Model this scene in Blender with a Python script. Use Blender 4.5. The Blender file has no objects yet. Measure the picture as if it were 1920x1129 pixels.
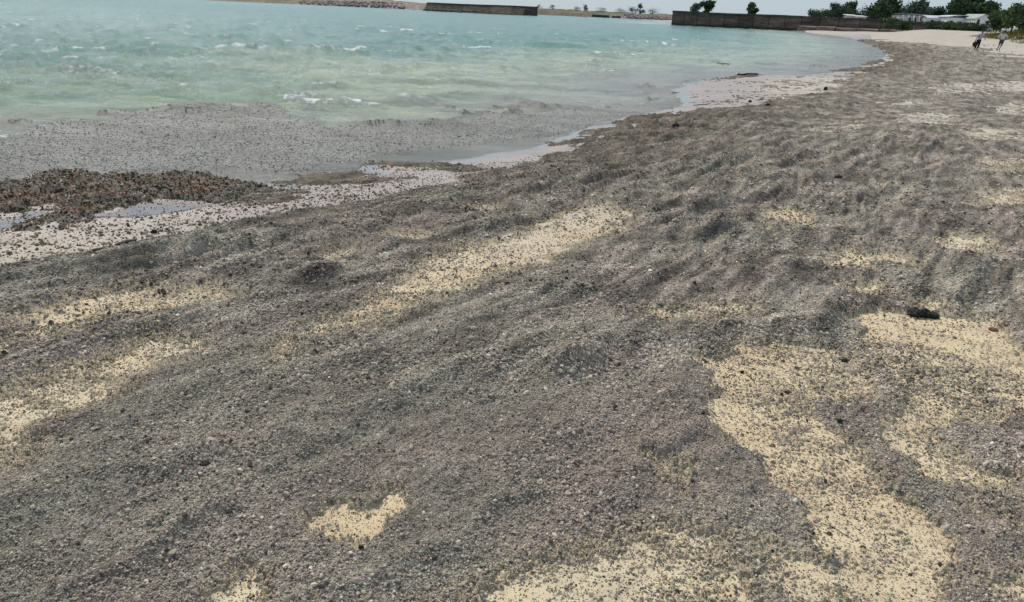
import bpy, bmesh, math, random
import numpy as np
from mathutils import Vector, Matrix, noise as mnoise

# ------------------------------------------------------------------ camera
F, H = 1387.0, 1.7
ROLL = math.atan(.042)
PIT = math.atan((564.5-20.8)*math.cos(ROLL)/F)
Fw = np.array([0, math.cos(PIT), -math.sin(PIT)])
R0 = np.array([1., 0, 0]); U0 = np.array([0, math.sin(PIT), math.cos(PIT)])
RR = R0*math.cos(ROLL)+U0*math.sin(ROLL); UU = -R0*math.sin(ROLL)+U0*math.cos(ROLL)
def ray(px, py): return Fw+RR*((px-960)/F)+UU*((564.5-py)/F)
def W(px, py, z=0.):                       # photo pixel -> point on the level z
    d = ray(px, py); t = (z-H)/d[2]; return (d[0]*t, d[1]*t)
def at(px, py, Y):                         # photo pixel -> point at the depth Y
    d = ray(px, py); t = Y/d[1]; return (d[0]*t, Y, H+d[2]*t)

sc = bpy.context.scene
cam = bpy.data.cameras.new('camera'); co = bpy.data.objects.new('camera', cam)
sc.collection.objects.link(co); sc.camera = co
cam.sensor_width = 36; cam.lens = 36*F/1920; cam.clip_start = .05; cam.clip_end = 12000
M = Matrix((tuple(RR)+(0,), tuple(UU)+(0,), tuple(-Fw)+(0,), (0, 0, 0, 1))).transposed()
M.translation = Vector((0, 0, H)); co.matrix_world = M

# ------------------------------------------------------------------ light
SUN_EL, SUN_AZ = math.radians(48), math.radians(-30)      # azimuth from +Y, negative = left
wd = bpy.data.worlds.new('World'); sc.world = wd; wd.use_nodes = True
nt = wd.node_tree; bg = nt.nodes['Background']
sky = nt.nodes.new('ShaderNodeTexSky'); sky.sky_type = 'NISHITA'; sky.sun_disc = False
sky.sun_elevation = SUN_EL; sky.sun_rotation = SUN_AZ
sky.air_density = 1.0; sky.dust_density = .7; sky.ozone_density = 1.0
mx = nt.nodes.new('ShaderNodeMix'); mx.data_type = 'RGBA'; mx.inputs[0].default_value = .82      # thin even overcast over the clear sky
nt.links.new(sky.outputs[0], mx.inputs[6]); mx.inputs[7].default_value = (3.6, 4.55, 5.4, 1)
nt.links.new(mx.outputs[2], bg.inputs[0]); bg.inputs[1].default_value = .12
sl = bpy.data.lights.new('sun', 'SUN'); sl.energy = 3.1; sl.angle = math.radians(7); sl.color = (1, .93, .84)
so = bpy.data.objects.new('sun', sl); sc.collection.objects.link(so)
sdir = Vector((math.sin(SUN_AZ)*math.cos(SUN_EL), math.cos(SUN_AZ)*math.cos(SUN_EL), math.sin(SUN_EL)))
so.rotation_euler = sdir.to_track_quat('Z', 'Y').to_euler()
sc.view_settings.view_transform = 'Standard'; sc.view_settings.look = 'None'
sc.view_settings.gamma = 1; sc.view_settings.exposure = 0.0; sc.view_settings.use_curve_mapping = False

# ------------------------------------------------------------------ numpy noise
rs = np.random.RandomState(7)
PERM = rs.permutation(4096).astype(np.int64)
GA = rs.rand(4096)*2*np.pi; GX, GY = np.cos(GA), np.sin(GA)
def pn(x, y, seed=0):
    xi = np.floor(x).astype(np.int64); yi = np.floor(y).astype(np.int64)
    xf = x-xi; yf = y-yi
    u = xf*xf*xf*(xf*(xf*6-15)+10); v = yf*yf*yf*(yf*(yf*6-15)+10)
    def g(ix, iy, dx, dy):
        h = PERM[(PERM[(ix+seed*131) & 4095]+iy) & 4095]
        return GX[h]*dx+GY[h]*dy
    a = g(xi, yi, xf, yf); b = g(xi+1, yi, xf-1, yf); c = g(xi, yi+1, xf, yf-1); d = g(xi+1, yi+1, xf-1, yf-1)
    return (a+(b-a)*u+((c+(d-c)*u)-(a+(b-a)*u))*v)*1.5
def fbm(x, y, o, seed=0, gain=.5):
    s = 0; a = 1.
    for k in range(o):
        s = s+a*pn(x, y, seed+k); x = x*2.03+7.1; y = y*2.03-3.7; a *= gain
    return s
def sst(a, b, x):
    t = np.clip((x-a)/(b-a), 0, 1); return t*t*(3-2*t)
def sdf(P, X, Y, margin=3.):               # signed distance, positive inside
    P = np.array(P, float); out = np.full(X.shape, -1e3)
    x0, y0 = P.min(0)-margin; x1, y1 = P.max(0)+margin
    m = (X > x0) & (X < x1) & (Y > y0) & (Y < y1)
    if not m.any(): return out
    x, y = X[m], Y[m]; d = np.full(x.shape, 1e12); ins = np.zeros(x.shape, bool)
    Q = np.roll(P, -1, 0)
    for (ax, ay), (bx, by) in zip(P, Q):
        ex, ey = bx-ax, by-ay; L = ex*ex+ey*ey+1e-12
        t = np.clip(((x-ax)*ex+(y-ay)*ey)/L, 0, 1)
        d = np.minimum(d, (x-ax-t*ex)**2+(y-ay-t*ey)**2)
        if ay != by: ins ^= ((ay > y) != (by > y)) & (x < ex*(y-ay)/(by-ay)+ax)
    d = np.sqrt(d); out[m] = np.where(ins, d, -d); return out
def dline(P, X, Y, margin=2.):             # distance to an open polyline
    P = np.array(P, float); out = np.full(X.shape, 1e3)
    x0, y0 = P.min(0)-margin; x1, y1 = P.max(0)+margin
    m = (X > x0) & (X < x1) & (Y > y0) & (Y < y1)
    if not m.any(): return out
    x, y = X[m], Y[m]; d = np.full(x.shape, 1e12)
    for (ax, ay), (bx, by) in zip(P[:-1], P[1:]):
        ex, ey = bx-ax, by-ay; t = np.clip(((x-ax)*ex+(y-ay)*ey)/(ex*ex+ey*ey+1e-12), 0, 1)
        d = np.minimum(d, (x-ax-t*ex)**2+(y-ay-t*ey)**2)
    out[m] = np.sqrt(d); return out

# ------------------------------------------------------------------ outlines of the place, traced and laid on the ground
ZW = -.30
def wl(pts, z): return [W(p, q, z) for p, q in pts]
water_px = [(0, 345), (60, 325), (130, 318), (230, 328), (330, 330), (420, 328), (490, 343), (530, 345), (600, 335), (690, 315), (705, 305), (800, 304), (900, 296), (960, 285), (1030, 266),
            (1090, 243), (1150, 225), (1210, 210), (1258, 200), (1275, 193), (1262, 180), (1258, 168), (1290, 155), (1340, 146), (1400, 140),
            (1480, 143), (1540, 138), (1600, 128), (1650, 112), (1662, 100), (1640, 86), (1605, 75), (1560, 67), (1520, 62)]
LAND = [(-60, -40), (-18, -10), (-9.5, 2.8), (-7.2, 6.2)]+wl(water_px, ZW)+[(72, 214), (43.5, 234), (47, 248), (118, 640), (118, 700), (60, 900), (0, 2500), (3000, 2500), (3000, -60), (0, -60)]
bank_px = [(-90, 535), (0, 506), (100, 484), (200, 466), (300, 446), (350, 436), (400, 420), (480, 405), (560, 388), (640, 370), (700, 362), (760, 352), (850, 333),
           (920, 312), (960, 298), (1040, 275), (1100, 255), (1180, 228), (1260, 207), (1320, 198), (1420, 192), (1530, 177), (1565, 162),
           (1580, 145), (1625, 124), (1660, 108), (1663, 99), (1641, 87), (1603, 75.5), (1558, 67), (1518, 61.5)]
BANK = [(-40, -40), (-14, -12), (-6.5, .5)]+wl(bank_px, -.12)+[(90, 175), (120, 175), (60, 90), (44, 66), (30, 42), (26, 30), (26, -40)]
ISLES = [wl(p, -.22) for p in (
    [(503, 332), (560, 316), (640, 301), (672, 312), (700, 322), (740, 335), (735, 345), (640, 347), (560, 343)],
    [(700, 300), (740, 294), (800, 297), (860, 308), (900, 318), (960, 318), (960, 328), (870, 326), (800, 316), (740, 308)],
    [(470, 360), (560, 350), (570, 372), (540, 384), (490, 395), (440, 392)],
    [(1040, 262), (1100, 245), (1160, 232), (1230, 212), (1260, 215), (1180, 245), (1080, 272)])]
BAR = wl([(1340, 175), (1400, 155), (1500, 150), (1575, 148), (1560, 172), (1530, 182), (1420, 198), (1280, 205), (1290, 196)], -.2)
ISLE2 = [wl(p, -.28) for p in ([(1505, 113), (1640, 110), (1664, 118), (1640, 124), (1560, 118)], [(1500, 124), (1600, 126), (1664, 130), (1640, 139), (1570, 136)],
    [(1350, 147), (1420, 140), (1426, 149), (1340, 154)])]
REEF = wl([(-120, 350), (-30, 335), (20, 338), (70, 322), (130, 312), (175, 320), (260, 325), (330, 321), (410, 325), (455, 333), (500, 352), (478, 375), (440, 395),
           (380, 394), (300, 400), (230, 412), (180, 428), (150, 440), (100, 462), (30, 456), (80, 428), (70, 418), (0, 452), (-120, 480)], -.24)
REEF2 = wl([(-40, 300), (0, 288), (30, 296), (36, 304), (0, 312), (-40, 318)], -.27)
POOLS = [wl(p, -.24) for p in ([(-30, 440), (0, 432), (70, 418), (100, 424), (60, 448), (0, 462), (-40, 468)], [(250, 402), (330, 395), (395, 396), (370, 410), (300, 424), (230, 432), (180, 428)],
    [(225, 380), (250, 372), (275, 370), (262, 380), (240, 386)], [(120, 386), (140, 380), (148, 390), (130, 396)], [(640, 322), (700, 316), (745, 330), (720, 330), (660, 324)])]
# bare sand patches: outline, strength, edge softness, orange tint
PATCH = [
 ([(560, 622), (640, 588), (720, 545), (785, 505), (810, 475), (870, 455), (980, 428), (1060, 392), (1120, 373), (1175, 388), (1150, 420), (1060, 452), (1000, 482), (900, 508), (830, 535), (720, 588), (640, 604)], 1.5, .14, .6),
 ([(40, 612), (60, 585), (110, 565), (180, 545), (250, 532), (310, 540), (400, 530), (410, 548), (330, 566), (210, 580), (150, 604), (70, 622)], 1.35, .10, .55),
 ([(-80, 800), (0, 738), (80, 702), (150, 682), (230, 652), (275, 626), (335, 626), (378, 645), (310, 668), (240, 696), (200, 738), (110, 758), (40, 800), (-80, 860)], 1.3, .08, .2),
 ([(-40, 640), (0, 632), (16, 650), (10, 672), (-40, 680)], 1.4, .03, .2),
 ([(590, 968), (640, 948), (668, 962), (700, 958), (712, 925), (736, 920), (742, 950), (712, 988), (662, 1006), (615, 998)], 1.75, .025, .7),
 ([(340, 1150), (380, 1112), (430, 1094), (475, 1062), (500, 1078), (482, 1120), (470, 1160), (400, 1180)], 1.65, .03, .1),
 ([(850, 1165), (920, 1112), (1000, 1076), (1100, 1046), (1180, 1012), (1280, 992), (1345, 1010), (1365, 1060), (1385, 1100), (1440, 1170), (1300, 1230), (900, 1240)], 1.22, .06, .2),
 ([(1000, 1110), (1090, 1085), (1180, 1080), (1200, 1150), (960, 1160)], .5, .08, .2),
 ([(1215, 862), (1280, 875), (1292, 925), (1240, 905)], .85, .04, .5),
 ([(1305, 662), (1345, 668), (1400, 660), (1395, 643), (1450, 638), (1500, 646), (1560, 652), (1610, 675), (1640, 705), (1645, 745), (1600, 752), (1540, 748), (1500, 760), (1560, 800), (1610, 850), (1640, 885),
   (1660, 915), (1700, 945), (1745, 985), (1792, 1020), (1790, 1060), (1755, 1129), (1740, 1200), (1600, 1200), (1590, 1110), (1555, 1050), (1510, 1010), (1515, 975), (1490, 930), (1440, 880), (1395, 838), (1340, 795), (1330, 768), (1350, 735), (1338, 700)], 1.06, .022, .4),
 ([(1325, 665), (1400, 650), (1460, 642), (1490, 670), (1440, 700), (1370, 720), (1400, 760), (1440, 790), (1430, 850), (1345, 795), (1352, 735)], .65, .05, .6),
 ([(1520, 930), (1600, 900), (1680, 950), (1780, 1020), (1740, 1129), (1620, 1129), (1560, 1030)], .35, .08, .4),
 ([(1595, 578), (1700, 584), (1850, 598), (1880, 622), (1900, 660), (1985, 690), (1985, 780), (1880, 785), (1810, 795), (1750, 800), (1790, 850), (1860, 885), (1920, 900), (1990, 905), (1900, 915), (1800, 912), (1740, 905), (1700, 870), (1662, 830), (1660, 790), (1688, 750), (1685, 712), (1640, 680), (1598, 655), (1622, 635), (1612, 605)], 1.08, .022, .4),
 ([(1600, 580), (1700, 585), (1860, 604), (1800, 640), (1700, 640), (1640, 640)], .45, .06, .5),
 ([(1438, 1020), (1500, 1048), (1552, 1080), (1575, 1135), (1500, 1120), (1450, 1080)], 1.3, .03, .2),
 ([(1552, 478), (1620, 472), (1685, 478), (1690, 492), (1620, 490), (1560, 496)], 1.5, .08, .2), ([(1758, 452), (1800, 445), (1850, 440), (1845, 470), (1770, 466)], 1.4, .09, .1),
 ([(1440, 396), (1480, 388), (1520, 398), (1510, 416), (1470, 410)], 1.4, .1, .8), ([(1415, 425), (1470, 424), (1475, 432), (1430, 433)], 1.4, .06, .1),
 ([(1190, 582), (1280, 575), (1395, 564), (1405, 578), (1310, 596), (1240, 592)], 1.4, .06, .2), ([(1592, 532), (1650, 528), (1655, 548), (1600, 550)], 1.2, .04, .1),
 ([(1700, 562), (1750, 568), (1795, 566), (1790, 580), (1720, 578)], 1.3, .03, .2), ([(735, 422), (795, 420), (790, 432), (740, 434)], 1.3, .08, .1), ([(893, 372), (930, 371), (932, 379), (900, 380)], 1.5, .05, .0),
 ([(597, 470), (640, 456), (665, 455), (620, 474)], 1.4, .06, .0), ([(490, 650), (540, 640), (550, 655), (500, 668)], 1.0, .08, .3), ([(1520, 238), (1570, 228), (1625, 225), (1610, 238), (1540, 244)], 1.2, .3, .0),
 ([(1680, 214), (1740, 208), (1795, 214), (1790, 232), (1700, 232)], 1.3, .3, .0), ([(1855, 198), (1925, 190), (1925, 216), (1870, 214)], 1.3, .3, .0), ([(1800, 245), (1850, 238), (1915, 240), (1915, 262), (1830, 262)], 1.3, .25, .5),
 ([(1840, 365), (1925, 350), (1925, 378), (1850, 385)], 1.2, .15, .1), ([(1720, 160), (1860, 152), (1925, 150), (1925, 172), (1760, 176)], 1.1, .5, .0), ([(1660, 190), (1760, 184), (1750, 194), (1680, 198)], 1.1, .3, .0),
 ([(1820, 300), (1925, 290), (1925, 318), (1840, 322)], 1.1, .2, .5), ([(1850, 1090), (1925, 1085), (1990, 1120), (1900, 1125)], 1.3, .03, .3), ([(1820, 960), (1860, 940), (1900, 975), (1880, 990)], .7, .05, .4),
 ([(-60, 860), (0, 830), (90, 820), (60, 850), (-20, 890)], .8, .06, .4), ([(900, 1180), (1000, 1120), (1180, 1100), (1300, 1200)], .3, .1, .3)]
PATCH = [(wl(p, -.01), s, w, o) for p, s, w, o in PATCH]
# heaped ridges of pumice: polyline, height, width
RIDGE = [(wl(p, 0), h, w) for p, h, w in (
 ([(-60, 535), (100, 500), (200, 482), (350, 462), (480, 440), (620, 415), (700, 402)], .055, .16), ([(0, 560), (150, 545), (220, 520)], .03, .12),
 ([(-60, 715), (60, 678), (150, 640), (230, 620), (330, 580), (430, 572), (530, 528), (620, 505)], .045, .10), ([(0, 640), (80, 600), (170, 590)], .02, .08),
 ([(1040, 700), (1110, 668), (1180, 638), (1240, 598), (1320, 612), (1430, 618), (1540, 610), (1600, 580)], .05, .10), ([(1240, 598), (1300, 640), (1360, 690)], .02, .1),
 ([(640, 1100), (760, 1050), (860, 1030), (930, 950), (1000, 920)], .03, .06), ([(120, 1129), (230, 1060), (330, 1000), (420, 950)], .022, .06), ([(560, 800), (680, 790), (760, 740), (850, 700)], .03, .09),
 ([(1480, 500), (1580, 505), (1680, 522), (1750, 500), (1780, 470)], .04, .10), ([(1000, 545), (1080, 538), (1150, 552)], .035, .08), ([(760, 385), (900, 355), (1040, 335), (1090, 325)], .04, .16),
 ([(1100, 360), (1250, 340), (1400, 350)], .04, .16), ([(1400, 520), (1500, 548), (1600, 560)], .04, .1), ([(1250, 440), (1400, 425), (1520, 440), (1640, 415)], .035, .13), ([(600, 440), (700, 448), (800, 445)], .04, .12),
 ([(900, 400), (1000, 372), (1090, 350)], .03, .1), ([(1150, 480), (1260, 470), (1340, 490)], .03, .1), ([(0, 960), (120, 900), (300, 880), (420, 850)], .018, .07), ([(1330, 795), (1400, 845), (1500, 930), (1515, 985), (1560, 1060)], .012, .05),
 ([(1650, 400), (1760, 385), (1880, 400)], .04, .15), ([(700, 620), (820, 600), (960, 640), (1020, 610)], .02, .09), ([(450, 740), (560, 700), (700, 660)], .02, .09))]
RAFT = wl([(-140, 300), (-60, 285), (0, 268), (60, 262), (100, 243), (180, 234), (200, 217), (330, 211), (380, 208), (430, 211), (500, 201), (530, 212), (590, 230), (640, 240), (720, 241), (800, 236),
           (850, 226), (920, 218), (1000, 213), (1060, 207), (1130, 204), (1180, 197), (1250, 186), (1285, 178), (1300, 200), (1230, 235), (1150, 240), (1090, 250), (1010, 262), (900, 272), (820, 285), (740, 291), (690, 298), (640, 315), (560, 328), (520, 325), (420, 322), (490, 380), (300, 380), (0, 400), (-140, 420)], ZW)
RAFT2 = wl([(1200, 164), (1280, 157), (1330, 153), (1420, 160), (1300, 175), (1160, 182)], ZW)
RAFT3 = wl([(1440, 128), (1500, 112), (1590, 100), (1655, 93), (1700, 105), (1650, 125), (1560, 138), (1500, 143), (1400, 138)], ZW)

SH = np.array([.60, .80])                  # direction of the shore near the camera
def uv(X, Y):
    return X*SH[0]+Y*SH[1], X*SH[1]-Y*SH[0]
def sand_z(X, Y, s=None):
    if s is None: s = sdf(LAND, X, Y, 5e3)
    r = np.hypot(X, Y)
    sw = s+.22*pn(X*1.3, Y*1.3, 5)*np.clip(r/10, .3, 1)
    z = ZW+.30*(1-np.exp(-np.maximum(sw, 0)/2.6))+np.minimum(sw, 0)*.12
    z = z+.28*sst(8, 14, s)+1.25*sst(15, 27, s)*sst(20, 60, r)+1.5*sst(17, 27, s)*sst(.60, .68, X/np.maximum(Y, 1))*sst(40, 60, Y)*(1-sst(140, 170, Y))
    z = z+.008*fbm(X*1.1, Y*1.1, 3, 11)*np.clip(s, 0, 1)+.02*fbm(X*.3, Y*.3, 2, 12)*sst(6, 20, r)*np.clip(s, 0, 1)
    near = r < 15
    for P in POOLS: z = z-.05*sst(-.05, .25, sdf(P, X, Y, 1))
    return np.maximum(z, -2.5)
def cover(X, Y, s=None):                   # how much pumice lies here, about -1 .. 1; and the orange tint of the bare sand
    r = np.hypot(X, Y); u, v = uv(X, Y)
    wob = fbm(X*2.2, Y*2.2, 4, 21)*np.clip(r*.022, .04, 1.2)+.5*fbm(X*.7, Y*1.6, 4, 22, .6)*sst(5, 11, r)
    wx = X+.10*fbm(u*1.2, v*2.5, 3, 23)*np.clip(r/5, .3, 3); wy = Y+.10*fbm(u*1.2, v*2.5, 3, 24)*np.clip(r/5, .3, 3)
    sb = sdf(BANK, X, Y, 60)+wob*.6
    c = -1.2+2.2*sst(-.12, .22, sb/np.clip(r/7, 1, 6))
    for P in ISLES: c = np.maximum(c, -1+1.9*sst(-.16, .2, sdf(P, wx, wy)+wob*.7))
    for P in ISLE2: c = np.maximum(c, -1+1.9*sst(-.5, .5, sdf(P, X, Y)+wob*.5))
    c = np.maximum(c, -1+.95*sst(-.5, 1.2, sdf(BAR, X, Y, 4)+fbm(X*.5, Y*.5, 3, 30)))
    tint = np.zeros_like(X)
    wx = X+.05*fbm(X*5, Y*5, 5, 25, .65)*np.clip(r/3, .6, 3); wy = Y+.05*fbm(X*5, Y*5, 5, 26, .65)*np.clip(r/3, .6, 3)
    soft = 1-sst(-.2, 1.2, sb); dust = np.zeros_like(X)
    c = c+1.1*fbm(X*.7, Y*4.5, 4, 52, .6)*np.exp(-((sb-.1)/.7)**2)*sst(6, 9, r)
    for P, st, w, o in PATCH:
        sd = sdf(P, wx, wy, 2)
        if st > 1: soft = np.maximum(soft, sst(-w*4-.22, 0, sd))
        dust = np.maximum(dust, min(st, 1.2)*sst(-min(w*4, .3)-.03, w*.5, sd))
        m = sst(-w*2.2, w*1.2, sd); c = c-(st*(.88 if w > .05 else 1)+.05*(st > 1)+.05*(st > 1)*(3.5 < P[0][1] < 7.5)-.12*(st > 1)*(P[0][1] > 9))*m; tint = np.maximum(tint, o*m)
    # far back the beach turns to pale sand with thin drifts
    if s is None: s = sdf(LAND, X, Y, 5e3)
    lim = 9-3*sst(60, 110, r)+4*fbm(X*.06, Y*.06, 4, 28, .6)
    c = c-2.2*sst(-3, 5, s-lim)*sst(25, 45, r)-sst(80, 150, r)*.6
    c = c-.95*sst(.12, .8, fbm(X*.22+3, Y*1.0, 5, 27, .6))*sst(3.5, 9, r)*sst(-1, 4, v-1.5)-.5*sst(.1, .7, fbm(X*.5, Y*2.2, 4, 29, .6))*sst(12, 25, r)*sst(2, 5, v)
    return c, tint, soft, dust
def relief(X, Y):
    r = np.hypot(X, Y); u, v = uv(X, Y)
    farm = sst(3, 6.5, r); sw_ = sst(.5, 4.5, v+.5*fbm(X*.4, Y*.4, 2, 34))
    amp = .45+.55*sst(-.5, .6, fbm(X*.5, Y*.5, 2, 37))
    def field(p, q, k0):
        wu = p+.35*fbm(p*.8, q*.8, 3, k0); wv = q+.30*fbm(p*.45+9, q*.7, 2, k0+3)+.07*fbm(p*1.8+3, q*2, 3, k0+4)
        g = lambda a, b_, sd: 1-np.abs(pn(wu*a, wv*b_, sd))*2.2
        return ((.017+.017*farm)*g(.32, 2.2, k0+5)+(.013+.014*farm)*g(.8, 5.5, k0+6)+(.005+.005*farm)*g(2.4, 13, k0+11))*amp
    h = field(u, v, 31)*(1-sw_)+field(X*.96+Y*.28, Y*.96-X*.28, 331)*sw_
    h = h+.005*fbm(u*10, v*17, 3, 38)+.0025*fbm(X*38, Y*38, 2, 39)+.022*fbm(u*.9, v*2.2, 3, 46)
    h = h+.03*(1-np.abs(pn(X*.22+.8*fbm(X*.3, Y*.6, 2, 47), Y*1.9, 48))*2.2)*sst(8, 16, r)
    h = h+.05*(1-np.abs(pn(X*.12, Y*.6, 43))*2.2)*sst(18, 40, r)
    for P, hh, w in RIDGE:
        d = dline(P, X+.06*fbm(X*3, Y*3, 2, 42), Y+.06*fbm(X*3+5, Y*3, 2, 44)); h = h+(1.3-.5*sst(5, 9, r))*hh*np.exp(-(d/w)**2)*(.7+.5*pn(u*3, v*3, 45))
    return h*(1.35+.45*sst(4, 7, r)*(1-sst(14, 22, r)))
def pumice_h(X, Y, s=None):                # height of the drift over the sand (negative = none), tint
    c, tint, soft, dust = cover(X, Y, s)
    spk = fbm(X*42, Y*50, 3, 51, .65)
    r = np.hypot(X, Y)
    spk2 = fbm(X*6, Y*9, 3, 54, .6)
    amp = np.where(c < .75, 1., .3)
    spk3 = fbm(X*2.2, Y*6, 4, 55, .7)*sst(8, 18, r)
    h = .020*c+(.015*spk+.010*spk2+.02*spk3)*amp+np.maximum(relief(X, Y)+.016, 0)*(1-.72*soft)*np.clip(c, 0, 1)**1.3-.006*np.clip(c, 0, 1)
    return h, dust*(.55+.45*tint)*(1-.5*sst(8, 14, r)), c

# ------------------------------------------------------------------ material helpers
def mat(name, col=(.5, .5, .5), rough=.9, spec=.3):
    m = bpy.data.materials.new(name); m.use_nodes = True
    b = m.node_tree.nodes['Principled BSDF']
    b.inputs['Base Color'].default_value = (*col, 1); b.inputs['Roughness'].default_value = rough
    b.inputs['Specular IOR Level'].default_value = spec
    return m
class N:
    def __init__(s, m): s.t = m.node_tree; s.b = s.t.nodes['Principled BSDF']
    def n(s, typ, **kw):
        x = s.t.nodes.new('ShaderNode'+typ)
        for k, v in kw.items(): setattr(x, k, v)
        return x
    def l(s, a, b): s.t.links.new(a, b)
    def coord(s, scale=(1, 1, 1)):
        tc = s.n('TexCoord'); mp = s.n('Mapping'); mp.inputs['Scale'].default_value = scale
        s.l(tc.outputs['Object'], mp.inputs[0]); return mp.outputs[0]
    def noise(s, vec, scale, detail=4, rough=.6):
        x = s.n('TexNoise'); s.l(vec, x.inputs['Vector']); x.inputs['Scale'].default_value = scale
        x.inputs['Detail'].default_value = detail; x.inputs['Roughness'].default_value = rough; return x.outputs['Fac']
    def ramp(s, fac, stops):
        x = s.n('ValToRGB'); s.l(fac, x.inputs[0]); e = x.color_ramp.elements
        while len(e) < len(stops): e.new(.5)
        for el, (p, c) in zip(e, stops): el.position = p; el.color = (*c, 1) if len(c) == 3 else c
        return x.outputs[0]
    def mix(s, fac, a, b, mode='MIX'):
        x = s.n('Mix', data_type='RGBA', blend_type=mode)
        for sock, v in ((x.inputs[0], fac), (x.inputs[6], a), (x.inputs[7], b)):
            if hasattr(v, 'links'): s.l(v, sock)
            else: sock.default_value = v if isinstance(v, float) else (*v, 1)
        return x.outputs[2]
    def math(s, op, a, b=0.):
        x = s.n('Math', operation=op)
        for sock, v in ((x.inputs[0], a), (x.inputs[1], b)):
            if hasattr(v, 'links'): s.l(v, sock)
            else: sock.default_value = v
        return x.outputs[0]
    def attr(s, name, kind='GEOMETRY'):
        x = s.n('Attribute', attribute_name=name, attribute_type=kind); return x
    def bump(s, h, dist, strength=1.):
        x = s.n('Bump'); s.l(h, x.inputs['Height']); x.inputs['Distance'].default_value = dist; x.inputs['Strength'].default_value = strength
        s.l(x.outputs[0], s.b.inputs['Normal']); return x
G = lambda v: (v, v, v)

def m_pumice():
    m = mat('pumice_drift', rough=.95, spec=.15); k = N(m); c = k.coord()
    tone = k.attr('tone'); wet = k.attr('wet')
    base = k.mix(tone.outputs['Fac'], (.250, .223, .182), (.270, .222, .186))
    vo = k.n('TexVoronoi'); k.l(c, vo.inputs[0]); vo.inputs['Scale'].default_value = 120
    cell = k.n('SeparateColor'); k.l(vo.outputs['Color'], cell.inputs[0])
    v1 = k.ramp(cell.outputs[0], [(0, G(.55)), (.45, G(.95)), (.9, G(1.25)), (1, G(1.7))])
    base = k.mix(1., base, v1, 'MULTIPLY')
    n1 = k.noise(c, 11, 8, .72)
    v2 = k.ramp(n1, [(.28, G(.5)), (.5, G(1.)), (.72, G(1.5))])
    base = k.mix(1., base, v2, 'MULTIPLY')
    n2 = k.noise(k.coord((1, 1, 1)), 1.6, 5, .65)
    base = k.mix(1., base, k.ramp(n2, [(.3, G(.78)), (.7, G(1.2))]), 'MULTIPLY')
    base = k.mix(1., base, k.ramp(k.noise(k.coord((.5, 1.9, 1)), 1.3, 9, .75), [(.36, G(.68)), (.5, G(1)), (.64, G(1.35))]), 'MULTIPLY')
    base = k.mix(1., base, k.ramp(k.attr('streak').outputs['Fac'], [(0, G(.55)), (.5, G(1)), (1, G(1.45))]), 'MULTIPLY')
    du = k.ramp(k.math('ADD', k.math('MULTIPLY', k.attr('dust').outputs['Fac'], .42), k.noise(c, 34, 6, .75)), [(.66, G(0)), (.80, G(.85))])
    base = k.mix(du, base, (.58, .48, .325))
    base = k.mix(wet.outputs['Fac'], base, k.mix(1., base, (.6, .58, .55), 'MULTIPLY'))
    k.l(base, k.b.inputs['Base Color'])
    h = k.math('ADD', k.math('MULTIPLY', vo.outputs['Distance'], -.7), k.noise(c, 40, 5, .7))
    k.bump(h, .012, .9); return m
def m_sand():
    m = mat('sand', rough=.95, spec=.2); k = N(m); c = k.coord()
    tint = k.attr('tint'); wet = k.attr('wet'); far = k.attr('pale')
    dry = k.mix(tint.outputs['Fac'], (.67, .57, .395), (.66, .485, .29))
    dry = k.mix(k.ramp(k.noise(c, 1.9, 6, .65), [(.48, G(0)), (.66, G(.75))]), dry, (.63, .45, .27))
    dry = k.mix(far.outputs['Fac'], dry, (.60, .52, .44))
    dry = k.mix(1., dry, k.ramp(k.noise(c, 3.5, 8, .7), [(.3, G(.78)), (.5, G(1)), (.7, G(1.14))]), 'MULTIPLY')
    # stray grey grains pressed into the sand
    g = k.ramp(k.noise(c, 55, 3, .6), [(.56, G(0)), (.64, G(1))])
    dry = k.mix(k.math('MULTIPLY', g, .65), dry, (.22, .20, .17))
    g2 = k.ramp(k.noise(c, 6, 9, .8), [(.53, G(0)), (.63, G(1))])
    dry = k.mix(k.math('MULTIPLY', g2, .35), dry, (.28, .25, .21))
    dry = k.mix(wet.outputs['Fac'], dry, (.43, .345, .315))
    dry = k.mix(k.math('MULTIPLY', far.outputs['Fac'], k.ramp(k.noise(k.coord((.35, 1.4, 1)), 1.6, 9, .75), [(.42, G(0)), (.62, G(.75))])), dry, (.29, .26, .225))
    pud = k.attr('puddle')
    dry = k.mix(pud.outputs['Fac'], dry, (.27, .26, .265))
    k.l(dry, k.b.inputs['Base Color'])
    k.l(k.math('MAXIMUM', .16, k.math('SUBTRACT', k.math('SUBTRACT', .95, k.math('MULTIPLY', wet.outputs['Fac'], .55)), k.math('MULTIPLY', pud.outputs['Fac'], .8))), k.b.inputs['Roughness'])
    bp = k.bump(k.noise(c, 60, 6, .7), .006, .6); k.l(k.math('MULTIPLY', k.math('SUBTRACT', 1., pud.outputs['Fac']), .6), bp.inputs['Strength']); return m
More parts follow.
